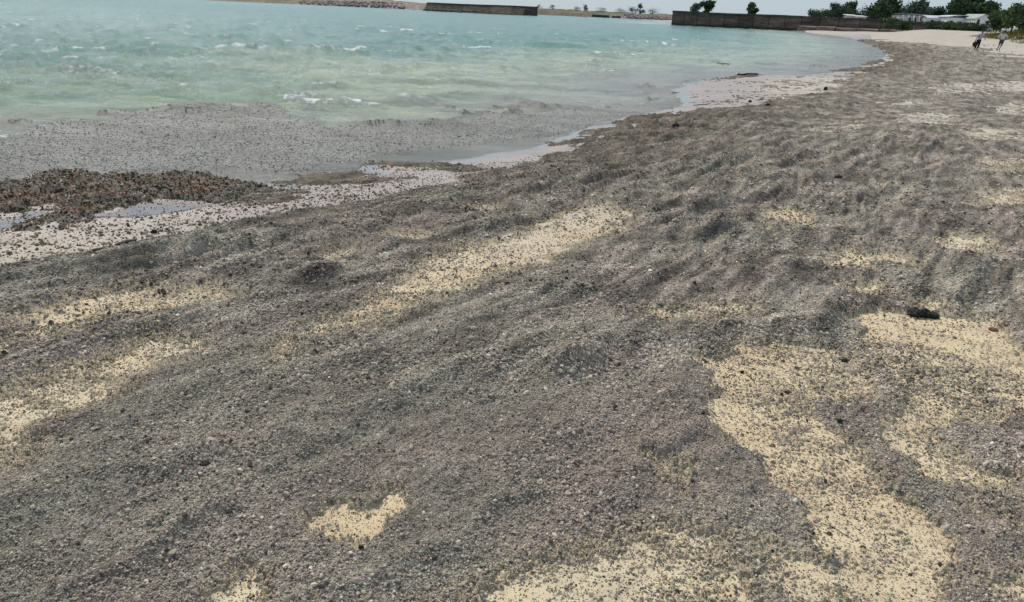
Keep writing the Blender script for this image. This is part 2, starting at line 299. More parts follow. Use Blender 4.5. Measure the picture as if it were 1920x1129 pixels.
def m_water():
    m = mat('sea_water', rough=.12, spec=.38); k = N(m)
    col = k.attr('wcol'); foam = k.attr('foam'); c = k.coord((1, 1, 1)); ca = k.coord((.45, 1.2, 1))
    p = k.noise(ca, .9, 8, .68)
    body = k.mix(1., col.outputs['Color'], k.ramp(p, [(.32, (.56, .64, .63)), (.5, G(1.)), (.68, (1.35, 1.25, 1.2))]), 'MULTIPLY')  # darker wave troughs and lighter crests are put into the colour
    f = k.math('ADD', foam.outputs['Fac'], k.math('MULTIPLY', k.math('SUBTRACT', k.noise(c, 7, 9, .8), .5), 3.2))
    ff = k.ramp(f, [(.42, G(0)), (.8, G(1))])
    k.l(k.mix(ff, body, (.78, .80, .78)), k.b.inputs['Base Color'])
    k.l(k.math('ADD', k.math('MULTIPLY', ff, .6), .16), k.b.inputs['Roughness'])
    k.b.inputs['IOR'].default_value = 1.33
    cb = k.coord((.5, 1.1, 1))
    k.bump(k.math('ADD', k.noise(cb, 2.2, 9, .72), k.math('MULTIPLY', ff, .3)), .16, .8); return m
def m_raft():
    m = mat('floating_pumice', rough=.7, spec=.35); k = N(m); c = k.coord(); ca = k.coord((.5, 1.6, 1))
    base = k.mix(k.attr('tone').outputs['Fac'], (.16, .148, .128), (.275, .262, .238))
    base = k.mix(1., base, k.ramp(k.noise(ca, 3, 8, .7), [(.3, G(.72)), (.5, G(1)), (.7, G(1.25))]), 'MULTIPLY')
    base = k.mix(1., base, k.ramp(k.noise(c, 45, 4, .7), [(.3, G(.65)), (.7, G(1.35))]), 'MULTIPLY')
    k.l(base, k.b.inputs['Base Color']); k.b.inputs['Roughness'].default_value = .5; k.bump(k.noise(k.coord((.8, 1.6, 1)), 9, 9, .75), .05, .8); return m
def m_weed():
    m = mat('seaweed', rough=.6, spec=.4); k = N(m); c = k.coord()
    base = k.ramp(k.noise(c, 5.5, 9, .75), [(.30, (.035, .03, .022)), (.45, (.085, .073, .055)), (.55, (.14, .115, .088)), (.68, (.22, .18, .14))])
    rust = k.ramp(k.noise(c, 12, 6, .7), [(.35, (.07, .035, .02)), (.6, (.22, .12, .07)), (.75, (.36, .26, .18))])
    base = k.mix(k.attr('rust').outputs['Fac'], base, rust)
    k.l(base, k.b.inputs['Base Color']); k.bump(k.noise(c, 28, 6, .75), .03, 1.); return m

# ------------------------------------------------------------------ object helpers
C = sc.collection
def tag(o, label=None, cat=None, group=None, kind=None):
    if label: o['label'] = label
    if cat: o['category'] = cat
    if group: o['group'] = group
    if kind: o['kind'] = kind
    return o
def empty(name, loc, label, cat, group=None, rz=0):
    o = bpy.data.objects.new(name, None); C.objects.link(o); o.location = loc; o.rotation_euler = (0, 0, rz); o.empty_display_size = .2
    return tag(o, label, cat, group)
def npmesh(name, V, Fc, material, attrs={}, smooth=True):
    me = bpy.data.meshes.new(name); V = np.asarray(V, np.float32); Fc = np.asarray(Fc, np.int32)
    k = Fc.shape[1]
    me.vertices.add(len(V)); me.vertices.foreach_set('co', V.ravel())
    me.loops.add(Fc.size); me.loops.foreach_set('vertex_index', Fc.ravel())
    me.polygons.add(len(Fc)); me.polygons.foreach_set('loop_start', np.arange(0, Fc.size, k, dtype=np.int32))
    me.polygons.foreach_set('loop_total', np.full(len(Fc), k, np.int32))
    me.polygons.foreach_set('use_smooth', np.full(len(Fc), smooth))
    for nme, a in attrs.items():
        a = np.asarray(a, np.float32)
        if a.ndim == 1:
            at_ = me.attributes.new(nme, 'FLOAT', 'POINT'); at_.data.foreach_set('value', a)
        else:
            at_ = me.attributes.new(nme, 'FLOAT_COLOR', 'POINT')
            at_.data.foreach_set('color', np.concatenate([a, np.ones((len(a), 1), np.float32)], 1).ravel())
    me.update(calc_edges=True); me.validate()
    if material: me.materials.append(material)
    return me
def link(name, me, parent=None):
    o = bpy.data.objects.new(name, me); C.objects.link(o); o.parent = parent; return o
def grid_obj(name, X, Y, Z, keep, material, attrs, center=None):
    nr, na = X.shape; idx = np.arange(nr*na).reshape(nr, na)
    q = np.stack([idx[:-1, :-1], idx[:-1, 1:], idx[1:, 1:], idx[1:, :-1]], -1).reshape(-1, 4)
    kf = keep.ravel()[q].any(1); q = q[kf]
    used = np.zeros(nr*na, bool); used[q.ravel()] = True
    remap = np.cumsum(used)-1
    V = np.stack([X.ravel(), Y.ravel(), Z.ravel()], 1)[used]
    at_ = {k: (v.reshape(nr*na, -1)[used] if v.ndim == 3 else v.ravel()[used]) for k, v in attrs.items()}
    return link(name, npmesh(name, V, remap[q][:, ::-1], material, at_))
def polar(az_step, th_step, th0=55., th1=.9, far=(200, 300, 450, 700, 1100, 1800, 3000, 5500), full=True, azr=43., fine=False):
    a = np.arange(-azr, azr+1e-6, az_step)
    if full:
        side = np.array([46, 50, 55, 62, 72, 85, 100, 120, 150, 180.])
        a = np.concatenate([-side[::-1], a, side])
    else:
        side = np.arange(azr+.6, 62, .6); a = np.concatenate([-side[::-1], a, side])
    th = np.arange(th0, th1, -th_step)
    if fine: th = np.concatenate([th[th > 8], np.arange(8, th1, -th_step*.5)])
    r = H/np.tan(np.radians(th)); r = np.concatenate([[.02, .5, .9], r[r > 1.0]])
    if len(far): r = np.concatenate([r[r < far[0]], far])
    A, R = np.meshgrid(np.radians(a), r)
    return R*np.sin(A), R*np.cos(A)

MP, MS, MW, MR, MG = m_pumice(), m_sand(), m_water(), m_raft(), m_weed()

# ------------------------------------------------------------------ sand
X, Y = polar(.16, .13)
s = sdf(LAND, X, Y, 5e3); r = np.hypot(X, Y)
ZS = sand_z(X, Y, s)
_, tint, _s, _d = cover(X, Y, s)
wetn = s+.5*fbm(X*.8, Y*.8, 3, 61)
hz = ZS-ZW
wet = np.maximum(1-sst(.15, .24, hz+.02*fbm(X*1.5, Y*1.5, 3, 62)), 0)*sst(60, 30, r)
pud = (1-sst(.012, .05, hz+.012*fbm(X*2.5, Y*2.5, 3, 63)))
for P in POOLS: pud = np.maximum(pud, sst(-.05, .12, sdf(P, X+.06*fbm(X*3, Y*3, 2, 64), Y, 1)))
pale = sst(6, 20, r); pale = np.maximum(pale, 1-sst(.18, .27, hz))
grass = 0
tag(grid_obj('beach_sand', X, Y, ZS, np.ones_like(X, bool), MS, {'tint': tint, 'wet': wet, 'puddle': pud, 'pale': pale}), kind='structure')

# ------------------------------------------------------------------ pumice drift on the beach
X, Y = polar(.095, .085, th1=.75, far=(), full=False, fine=True)
s = sdf(LAND, X, Y, 5e3); r = np.hypot(X, Y)
hp, tint, cv = pumice_h(X, Y, s)
zs = sand_z(X, Y, s)
Zp = zs+np.maximum(hp, -.03)
u, v = uv(X, Y)
tone = np.clip(.5+.75*fbm(u*.55, v*1.5, 5, 71, .6)+.25*fbm(X*4, Y*4, 3, 72), 0, 1)
wetp = np.clip(1-sst(.12, .26, zs-ZW), 0, 1)
streak = np.clip(.5+.75*fbm(u*1.6, v*7, 5, 73, .65)*sst(2, 5, r)*(1-.6*sst(12, 22, r))+.8*fbm(X*1.2, Y*4, 4, 74, .7)*sst(10, 20, r), 0, 1)  # streaky pumice tone, also shading for the ridges put into the colour
keep = (hp > -.022) & (r < 170) & (s > -2)
tag(grid_obj('pumice_drift', X, Y, Zp, keep, MP, {'tone': tone, 'wet': wetp, 'streak': streak, 'dust': tint}), kind='stuff', label='grey drift of pumice gravel heaped over the sand')

# ------------------------------------------------------------------ seaweed at the water's edge
def weed_h(X, Y):
    w = .12*fbm(X*1.6, Y*1.6, 3, 81)
    m = np.maximum(sst(-.35, .3, sdf(REEF, X+w, Y+w)), .7*sst(-.1, .2, sdf(REEF2, X+w, Y+w)))
    h = -.04+.060*m
    for P in POOLS: h = h-.09*sst(-.1, .1, sdf(P, X+w*.6, Y+w*.6, 1))
    h = h+m*(.055*(1-np.abs(pn(X*2.2, Y*3.6, 82))*2.2)+.018*(1-np.abs(pn(X*8, Y*10, 83))*2.2)+.03*fbm(X*4.5, Y*6, 4, 84, .65)-.022)+.02*m*fbm(X*14, Y*16, 3, 86, .7)
    return h
m_ = (np.hypot(X, Y) > 4) & (np.hypot(X, Y) < 16) & (X < 0)
rows = np.where(m_.any(1))[0]; cols = np.where(m_.any(0))[0]
Xr, Yr = X[rows[0]:rows[-1], cols[0]:cols[-1]], Y[rows[0]:rows[-1], cols[0]:cols[-1]]
hw = weed_h(Xr, Yr); zs = np.maximum(sand_z(Xr, Yr), ZW-.03)
rd = wl([(40, 400), (300, 345)], -.24)
rust = np.clip(.7*np.exp(-(dline(rd, Xr, Yr)/.6)**2)+1.1*fbm(Xr*2.2, Yr*2.2, 5, 85, .65)-.15, 0, 1)*sst(0, .03, hw)
tag(grid_obj('seaweed_mat', Xr, Yr, zs+np.maximum(hw, -.03), hw > -.02, MG, {'rust': rust}), kind='stuff', label='brown and rust seaweed washed up around shallow pools')

# ------------------------------------------------------------------ sea
BREAK = [(545, 615, 199, .07, 1.), (600, 700, 201, .08, 1.15), (540, 660, 193, .05, .9), (570, 720, 206, .04, .55), (-60, 50, 266, .03, .6), (735, 800, 190, .08, .7), (840, 915, 180, .06, .45), (560, 665, 102, .20, 1.), (430, 495, 96, .14, .8), (185, 250, 101, .13, .8), (95, 150, 101, .12, .8),
         (40, 80, 116, .1, .7), (1115, 1135, 104, .10, .9), (1150, 1185, 105, .12, 1.), (330, 420, 95, .06, .3), (975, 1005, 136, .05, .6), (640, 780, 118, .05, .15), (0, 60, 160, .04, .2),
         (150, 250, 178, .05, .25), (880, 960, 178, .04, .3), (1410, 1450, 118, .05, .2), (1370, 1420, 78, .07, .35), (-60, 60, 255, .04, .55), (20, 70, 250, .03, .5), (520, 640, 212, .05, .35), (250, 420, 140, .06, .12), (700, 900, 150, .06, .12)]
LUMP = [(340, 400, 213, .04), (100, 195, 240, .04), (780, 850, 238, .05), (870, 925, 219, .06), (815, 845, 208, .05), (1015, 1040, 208, .05), (0, 30, 232, .06), (530, 720, 234, .04)]
rb = random.Random(12)
for i in range(46):
    q_ = rb.uniform(50, 175); x_ = rb.uniform(-60, 1350-q_*2); BREAK.append((x_, x_+rb.uniform(18, 75), q_+x_*.03, rb.uniform(.05, .12), rb.uniform(.3, .85)))
CREST = wl([(0, 262), (60, 256), (130, 238), (200, 222), (290, 214), (370, 212), (450, 212), (510, 205), (590, 224), (680, 238), (800, 232), (920, 214), (1050, 204)], ZW)
def wave_z(X, Y, sea):
    r = np.hypot(X, Y)
    a = sst(0, 7, sea)*(.35+.65*sst(0, 12, sea))
    wx = X+1.5*fbm(X*.15, Y*.15, 2, 91); wy = Y+1.0*fbm(X*.2, Y*.2, 3, 92)
    z = a*(.050*np.sin(wy*2*np.pi/3.1+.25*wx)+.028*np.sin(wy*2*np.pi/1.3-.5*wx)+.10*(1-np.abs(pn(wx*.25, wy*.6, 93))*2.2)*sst(6, 20, sea)+.06*fbm(X*.6, Y*1.4, 5, 94, .6))
    z = z+.008*fbm(X*1.5, Y*2.5, 3, 95)*sst(0, 1, sea)
    z = z+.055*(1-np.abs(pn(wx*.9, wy*2.3, 97))*2.4)*sst(1.5, 7, sea)+.02*(1-np.abs(pn(wx*.5, wy*3.2, 87))*2.4)*sst(.3, 1.5, sea)+.03*(1-np.abs(pn(wx*2.4, wy*6, 98))*2.4)*sst(4, 12, sea)+.022*(1-np.abs(pn(wx*.35, wy*1.5, 99))*2.4)*sst(.4, 2.5, sea)
    d = dline(CREST, X, Y+.1*fbm(X*1.2, Y*1.2, 2, 90), 4); z = z+.06*np.exp(-(d/.38)**2)*(.6+.8*pn(X*.9, Y*.3, 89))
    foam = np.zeros_like(X)
    for x0, x1, py, h, fo in BREAK:
        P = wl([(x0, py+2), (x0*.67+x1*.33, py-1), (x0*.33+x1*.67, py), (x1, py+2)], ZW)
        L = max(abs(P[-1][0]-P[0][0])*.5, .3); w = .10+.9*h*(1+.012*P[0][1])
        d = dline(P, X, Y+.12*fbm(X*2, Y*2, 2, 96), 6)
        z = z+h*np.exp(-(d/(w*2))**2); foam = np.maximum(foam, fo*np.exp(-(d/(w*1.3))**2)*np.clip(.85+.9*fbm(X*1.6, Y*3, 4, 88, .7), .2, 1.2))
    for x0, x1, py, h in LUMP:
        P = wl([(x0, py), ((x0+x1)/2, py-2), (x1, py)], ZW); d = dline(P, X, Y, 3); z = z+h*np.exp(-(d/.28)**2)
    return ZW+z, foam
X, Y = polar(.14, .05, th0=30., th1=.35, far=(280, 330, 400, 480, 600, 800, 1200, 2000, 3500, 5500))
sel = np.hypot(X, Y)[:, 0] > 3
X, Y = X[sel], Y[sel]
s = sdf(LAND, X, Y, 5e3); sea = -s; r = np.hypot(X, Y)
Zw, foam = wave_z(X, Y, sea)
capn = fbm(X*.24, Y*1.3, 4, 101, .6)
foam = np.maximum(foam, 1.*sst(.62, .9, capn)*sst(8, 16, sea)*(1-.85*sst(60, 130, r)))
cream = np.clip(1-sst(4, 22, sea+6*fbm(X*.07, Y*.2, 4, 102)), 0, 1)
murk = 1-sst(.3, 7., sea+2.0*fbm(X*.2, Y*.5, 3, 103))
murk = np.maximum(murk, sst(-2, 2, sdf(RAFT3, X, Y, 8))*.9)
teal = np.array([.070, .225, .165]); crm = np.array([.37, .415, .30]); mk = np.array([.27, .255, .225])
blue = np.clip(.5+.8*fbm(X*.03, Y*.09, 4, 104), 0, 1)[..., None]
tl = teal*(1-blue)+np.array([.090, .195, .160])*blue
wc = tl*(1-cream[..., None])+crm*cream[..., None]
wc = wc*(1-murk[..., None])+mk*murk[..., None]
grid = grid_obj('sea', X, Y, Zw, sea > -6, MW, {'wcol': wc, 'foam': foam})
tag(grid, kind='structure')

# ------------------------------------------------------------------ floating pumice raft
X, Y = polar(.10, .055, th0=16., th1=1.3, far=(), full=False)
sel = (np.hypot(X, Y)[:, 0] > 6) & (np.hypot(X, Y)[:, 0] < 75); X, Y = X[sel], Y[sel]
s = sdf(LAND, X, Y, 5e3); sea = -s; r = np.hypot(X, Y)
Zr, foam = wave_z(X, Y, sea)
w = .22*fbm(X*.9, Y*.9, 4, 111)
cr = np.maximum(sst(-.25, .35, sdf(RAFT, X+w, Y+w)), np.maximum(.8*sst(-.3, .4, sdf(RAFT2, X+w, Y+w)), .72*sst(-1, 2, sdf(RAFT3, X+w*3, Y+w*3, 6))))
hr = -.06+.074*cr+.012*fbm(X*1.2, Y*3, 5, 115, .65)+.010*fbm(X*3, Y*6, 4, 112)+.005*fbm(X*12, Y*16, 3, 113)
dC = dline(CREST, X, Y+.1*fbm(X*1.2, Y*1.2, 2, 90), 4); rim = np.exp(-(dC/.13)**2)*np.clip(.5+1.3*fbm(X*1.3, Y*1.3, 3, 116), 0, 1.3)
BLOB = [(780, 850, 237), (865, 925, 218.5), (812, 846, 208), (1010, 1042, 208), (950, 975, 214), (930, 1100, 206), (640, 790, 240), (1140, 1190, 200), (1215, 1250, 186), (-30, 40, 236), (330, 400, 214), (1190, 1260, 163), (1280, 1400, 150)]
for x0, x1, py in BLOB:
    d = dline(wl([(x0, py+1), ((x0+x1)/2, py-1), (x1, py)], ZW), X, Y+.05*fbm(X*3, Y*3, 2, 117), 2); b_ = np.exp(-(d/(.10+.004*py*0+.0008*(x1-x0)))**2)*np.clip(.8+.8*pn(X*2.5, Y*4, 118), .2, 1.3)
    cr = np.maximum(cr, b_*1.0); rim = np.maximum(rim, b_)
hr = -.06+.086*cr+.010*fbm(X*1.2, Y*3, 5, 115, .65)+.010*fbm(X*3, Y*6, 4, 112)+.005*fbm(X*12, Y*16, 3, 113)+.035*rim*(cr > .2)
opn = wl([(700, 303), (760, 290), (900, 275), (1040, 258), (1150, 240), (1240, 212), (1130, 232), (1000, 275), (860, 300)], ZW)
hr = hr-.012*sst(-.3, .2, sdf(opn, X+w, Y+w))-.03*sst(-.1, .15, sdf(wl([(425, 318), (500, 325), (520, 345), (470, 345)], ZW), X, Y))-.03*sst(.35, .8, foam)
tone = np.clip(.55+.55*fbm(X*.5, Y*1.1, 5, 114, .6)-.6*rim, 0, 1)  # shade on the face of the raised rim is put into the tone
raft_pts = (X, Y, Zr+hr, (hr > .002) & (r < 17) & (s < 0))
tag(grid_obj('floating_pumice', X, Y, Zr+np.maximum(hr, -.012), (hr > -.010) & (s < 1.5), MR, {'tone': tone}), kind='stuff', label='grey brown raft of pumice floating on the shallows')

# ------------------------------------------------------------------ single grains near the camera
rg = np.random.RandomState(3)
def sample(n, r0, r1, power):               # radius pdf ~ r^power
    q = rg.rand(n); p = power+1
    if abs(p) < 1e-6: rr = r0*(r1/r0)**q
    else: rr = (r0**p+q*(r1**p-r0**p))**(1/p)
    a = np.radians(rg.rand(n)*96-48); return rr*np.sin(a), rr*np.cos(a), rr
parts = [sample(400000, 1.2, 4.6, .55), sample(170000, 4.6, 15, -1.8)]
gx = np.concatenate([p[0] for p in parts]); gy = np.concatenate([p[1] for p in parts]); gr = np.concatenate([p[2] for p in parts])
s = sdf(LAND, gx, gy, 5e3); hp, tint, cv = pumice_h(gx, gy, s); zs = sand_z(gx, gy, s)
on = hp > -.001
clump = pn(gx*5, gy*5, 121)
keep = (on & (rg.rand(len(gx)) < .95)) | (~on & (rg.rand(len(gx)) < .42+.34*(clump > .1)-.1*(s < 4)))
keep &= (s > .6)
gx, gy, gr, hp, zs, on, dst = [a[keep] for a in (gx, gy, gr, hp, zs, on, tint)]
n = len(gx)
size = np.exp(rg.randn(n)*.42)*.0022*np.clip(gr/3.0, .95, 2.6)*(1+.35*fbm(gx*1.3, gy*1.3, 2, 122))
size = np.where(rg.rand(n) < .02, size*2.2, size); size = np.clip(size, .0014, .015)
size = np.where(on, size, size*.8)
gz = zs+np.maximum(hp, 0)+size*.25
tn = np.clip(.5+.75*fbm(*[a*b for a, b in zip(uv(gx, gy), (.55, 1.5))], 5, 71, .6)+.25*fbm(gx*4, gy*4, 3, 72), 0, 1)[:, None]
pc = np.array([.372, .328, .262])*(1-tn)+np.array([.395, .320, .268])*tn
ug, vg = uv(gx, gy); pc = pc*(1+.9*np.clip(.75*fbm(ug*1.6, vg*7, 5, 73, .65)*sst(2, 5, gr), -.42, .42))[:, None]  # same streaks on the grains: own tone plus painted ridge shading
k_ = rg.rand(n); mul = np.exp(rg.randn(n)*.25); mul = np.where(k_ < .025, 1.8, mul); mul = np.where(k_ > .92, .22, mul)
mul = np.where(on, mul, mul*.62)  # darker on bare sand: wet bits, with their small shadows painted in
pc = np.clip(pc*mul[:, None]*(1+.035*rg.randn(n, 3)), .03, .8)
pc = np.where((on & (rg.rand(n) < dst*.34))[:, None], np.array([.58, .48, .325])*(.7+.4*rg.rand(n))[:, None], pc)
pme = bpy.data.meshes.new('pumice_grains')
pme.vertices.add(n); pme.vertices.foreach_set('co', np.stack([gx, gy, gz], 1).astype(np.float32).ravel())
def fa(name, typ, key, arr):
    a = pme.attributes.new(name, typ, 'POINT'); a.data.foreach_set(key, arr)
fa('rot', 'FLOAT_VECTOR', 'vector', np.stack([rg.randn(n)*.5, rg.randn(n)*.5, rg.rand(n)*6.28], 1).astype(np.float32).ravel())
fa('scl', 'FLOAT_VECTOR', 'vector', (size[:, None]*np.stack([1+.35*rg.rand(n), .75+.25*rg.rand(n), .5+.35*rg.rand(n)], 1)).astype(np.float32).ravel())
fa('kind_no', 'INT', 'value', rg.randint(0, 4, n).astype(np.int32))
fa('pc', 'FLOAT_COLOR', 'color', np.concatenate([pc, np.ones((n, 1))], 1).astype(np.float32).ravel())
pm = mat('pumice_grain', rough=.9, spec=.2); k = N(pm); k.l(k.attr('pc', 'INSTANCER').outputs['Color'], k.b.inputs['Base Color'])
ng = bpy.data.node_groups.new('grains', 'GeometryNodeTree')
ng.interface.new_socket('Geometry', in_out='INPUT', socket_type='NodeSocketGeometry'); ng.interface.new_socket('Geometry', in_out='OUTPUT', socket_type='NodeSocketGeometry')
gi = ng.nodes.new('NodeGroupInput'); go = ng.nodes.new('NodeGroupOutput'); jn = ng.nodes.new('GeometryNodeJoinGeometry')
def named(nm, typ):
    x = ng.nodes.new('GeometryNodeInputNamedAttribute'); x.data_type = typ; x.inputs[0].default_value = nm
    return [o for o in x.outputs if o.enabled and o.name == 'Attribute'][0]
rot, scl, kn = named('rot', 'FLOAT_VECTOR'), named('scl', 'FLOAT_VECTOR'), named('kind_no', 'INT')
for i in range(4):
    ic = ng.nodes.new('GeometryNodeMeshIcoSphere'); ic.inputs['Radius'].default_value = 1; ic.inputs['Subdivisions'].default_value = 2
    nz = ng.nodes.new('ShaderNodeTexNoise'); nz.noise_dimensions = '4D'; nz.inputs['W'].default_value = i*3.3; nz.inputs['Scale'].default_value = 1.1; nz.inputs['Detail'].default_value = 1
    vm = ng.nodes.new('ShaderNodeVectorMath'); vm.operation = 'SUBTRACT'; vm.inputs[1].default_value = (.5, .5, .5)
    vs = ng.nodes.new('ShaderNodeVectorMath'); vs.operation = 'SCALE'; vs.inputs['Scale'].default_value = 1.7
    sp = ng.nodes.new('GeometryNodeSetPosition'); sm = ng.nodes.new('GeometryNodeSetMaterial'); sm.inputs['Material'].default_value = pm
    L = ng.links.new
    L(nz.outputs['Color'], vm.inputs[0]); L(vm.outputs[0], vs.inputs[0]); L(ic.outputs['Mesh'], sp.inputs['Geometry']); L(vs.outputs[0], sp.inputs['Offset']); L(sp.outputs[0], sm.inputs[0])
    cp = ng.nodes.new('FunctionNodeCompare'); cp.data_type = 'INT'; cp.operation = 'EQUAL'
    L(kn, [q for q in cp.inputs if q.enabled][0]); [q for q in cp.inputs if q.enabled][1].default_value = i
    ip = ng.nodes.new('GeometryNodeInstanceOnPoints')
    L(gi.outputs[0], ip.inputs['Points']); L(cp.outputs[0], ip.inputs['Selection']); L(sm.outputs[0], ip.inputs['Instance']); L(rot, ip.inputs['Rotation']); L(scl, ip.inputs['Scale']); L(ip.outputs[0], jn.inputs[0])
ng.links.new(jn.outputs[0], go.inputs[0])
po = link('pumice_grains', pme); po.modifiers.new('grains', 'NODES').node_group = ng
tag(po, 'loose grey pumice grains strewn over drift and sand', kind='stuff')

def scatter(name, gx, gy, gz, size, pc, label):
    n = len(gx); me = bpy.data.meshes.new(name); me.vertices.add(n); me.vertices.foreach_set('co', np.stack([gx, gy, gz], 1).astype(np.float32).ravel())
    for nm, typ, key, arr in (('rot', 'FLOAT_VECTOR', 'vector', np.stack([rg.randn(n)*.5, rg.randn(n)*.5, rg.rand(n)*6.28], 1).astype(np.float32)),
        ('scl', 'FLOAT_VECTOR', 'vector', (size[:, None]*np.stack([1+.6*rg.rand(n), .6+.35*rg.rand(n), .35+.35*rg.rand(n)], 1)).astype(np.float32)),
        ('kind_no', 'INT', 'value', rg.randint(0, 4, n).astype(np.int32)), ('pc', 'FLOAT_COLOR', 'color', np.concatenate([pc, np.ones((n, 1))], 1).astype(np.float32))):
        a = me.attributes.new(nm, typ, 'POINT'); a.data.foreach_set(key, arr.ravel())
    o = link(name, me); o.modifiers.new('grains', 'NODES').node_group = ng; return tag(o, label, kind='stuff')
RX, RY, RZ, RK = raft_pts; ii = np.where(RK.ravel())[0]; ww = (np.hypot(RX, RY).ravel()[ii])**1.0; ii = rg.choice(ii, 42000, p=ww/ww.sum())
jx, jy = rg.randn(len(ii))*.02, rg.randn(len(ii))*.03; n = len(ii)
tq = rg.rand(n); pc = np.array([.38, .362, .325])*np.exp(rg.randn(n)*.25)[:, None]; pc = np.where((tq < .04)[:, None], pc*.4, pc)
scatter('floating_grains', RX.ravel()[ii]+jx, RY.ravel()[ii]+jy, RZ.ravel()[ii]-.001, np.clip(np.exp(rg.randn(n)*.4)*.006, .003, .014), np.clip(pc, .02, .6), 'loose pumice grains bobbing on the floating raft')
n = 85000; qx = rg.uniform(-8.5, -1.2, n); qy = rg.uniform(4.8, 10.5, n)
hw = weed_h(qx, qy); zs = np.maximum(sand_z(qx, qy), ZW-.02); k_ = (hw > -.006) | ((hw > -.05) & (rg.rand(n) < .12)); qx, qy, hw, zs = qx[k_], qy[k_], hw[k_], zs[k_]; n = len(qx)
rs_ = np.clip(1.0*fbm(qx*2.2, qy*2.2, 5, 85, .65)+.15+.7*np.exp(-(dline(rd, qx, qy)/.6)**2), 0, 1)*(rg.rand(n) < .65)
pc = np.array([.175, .145, .11])*(1-rs_[:, None])+np.array([.29, .165, .105])*rs_[:, None]
mul = np.exp(rg.randn(n)*.5); mul = np.where(rg.rand(n) < .05, 3., mul); pc = np.clip(pc*mul[:, None], .01, .6)
scatter('seaweed_scraps', qx, qy, zs+np.maximum(hw, 0)+.004, np.clip(np.exp(rg.randn(n)*.5)*.0078, .003, .019), pc, 'torn scraps of brown and rust seaweed between the pools')

# ------------------------------------------------------------------ small mesh builder
class MB:
    def __init__(s): s.bm = bmesh.new()
    def box(s, x0, x1, y0, y1, z0, z1, bev=0):
        r = bmesh.ops.create_cube(s.bm, size=1); vs = r['verts']
        for v in vs: v.co = Vector((x0+(v.co.x+.5)*(x1-x0), y0+(v.co.y+.5)*(y1-y0), z0+(v.co.z+.5)*(z1-z0)))
        if bev: bmesh.ops.bevel(s.bm, geom=list({e for v in vs for e in v.link_edges}), offset=bev, segments=1, affect='EDGES')
        return s
    def tube(s, pts, rad, seg=7):
        pts = [Vector(p) for p in pts]; rings = []
        for i, p in enumerate(pts):
            d = (pts[min(i+1, len(pts)-1)]-pts[max(i-1, 0)]).normalized()
            a = d.orthogonal().normalized(); b = d.cross(a); rr = rad[i] if hasattr(rad, '__len__') else rad
            rings.append([s.bm.verts.new(p+(a*math.cos(t)+b*math.sin(t))*rr) for t in [2*math.pi*k/seg for k in range(seg)]])
        for A, B in zip(rings[:-1], rings[1:]):
            for k in range(seg): s.bm.faces.new((A[k], A[(k+1) % seg], B[(k+1) % seg], B[k]))
        for R_ in (rings[0], rings[-1]): s.bm.faces.new(R_)
        return s
    def poly(s, pts): s.bm.faces.new([s.bm.verts.new(p) for p in pts]); return s
    def rock(s, c, rad, seed, flat=.7, sub=2, rough=.3, rz=0):
        r = bmesh.ops.create_icosphere(s.bm, subdivisions=sub, radius=1)
        c = Vector(c); q = Matrix.Rotation(rz, 3, 'Z')
        for v in r['verts']:
            d = v.co.copy(); k = 1+rough*mnoise.fractal(d*1.6+Vector((seed*3.1, seed, 0)), .8, 2, 3)+rough*.5*mnoise.noise(d*4+Vector((seed, 0, 0)))
            v.co = c+q@Vector((d.x*rad[0]*k, d.y*rad[1]*k, d.z*rad[2]*k))
        return s
    def build(s, name, m, parent=None, smooth=False):
        bmesh.ops.recalc_face_normals(s.bm, faces=s.bm.faces)
        me = bpy.data.meshes.new(name); s.bm.to_mesh(me); s.bm.free(); me.materials.append(m)
        if smooth: me.polygons.foreach_set('use_smooth', [True]*len(me.polygons))
        return link(name, me, parent)
def spec_mat(name, a, b, scale, rough=.9, stretch=(1, 1, 1), bump=.0, lo=.35, hi=.65, det=6):
    m = mat(name, rough=rough, spec=.2); k = N(m); n_ = k.noise(k.coord(stretch), scale, det, .68)
    k.l(k.ramp(n_, [(lo, a), (hi, b)]), k.b.inputs['Base Color'])
    if bump: k.bump(n_, bump, .8)
    return m
def gz1(x, y): return float(sand_z(np.array([x]), np.array([y]))[0])

# ------------------------------------------------------------------ far shore across the harbour
m_head = mat('headland', rough=.95); k = N(m_head); c = k.coord((1, 1, 1))
gcol = k.ramp(k.noise(c, .035, 7, .7), [(.35, (.045, .062, .030)), (.5, (.11, .11, .055)), (.62, (.20, .165, .10))])
gcol = k.mix(k.attr('stone').outputs['Fac'], gcol, k.ramp(k.noise(c, .45, 6, .8), [(.35, (.07, .05, .045)), (.5, (.27, .20, .18)), (.62, (.50, .43, .40))]))
k.l(gcol, k.b.inputs['Base Color'])
base_px = [(60, -28, 900, .3), (300, -14, 820, .5), (480, -1, 760, 3), (560, 4, 730, 4), (640, 11, 690, 6), (720, 15, 640, 6), (800, 19, 600, 4.2), (880, 24, 610, 3.4), (985, 27.6, 640, 5.2),
           (1060, 30.5, 640, 4.6), (1110, 32.5, 640, 4.2), (1170, 34.5, 640, 4.4), (1215, 36, 640, 3.6), (1258, 38, 640, 4.4), (1330, 41, 640, 4), (1500, 47, 640, 4), (1900, 62, 640, 4)]
bx = np.array([at(p, q, d)[0] for p, q, d, h in base_px]); by = np.array([d for p, q, d, h in base_px]); bh = np.array([h for *_, h in base_px])
xs = np.linspace(bx[0], bx[-1], 420); ys = np.interp(xs, bx, by); hs = np.interp(xs, bx, bh)
prof = [(-14, -2.2), (0, -.4), (3, .30), (7, .62), (12, .86), (20, 1.), (40, 1.08), (90, 1.05), (200, .9), (500, .6)]
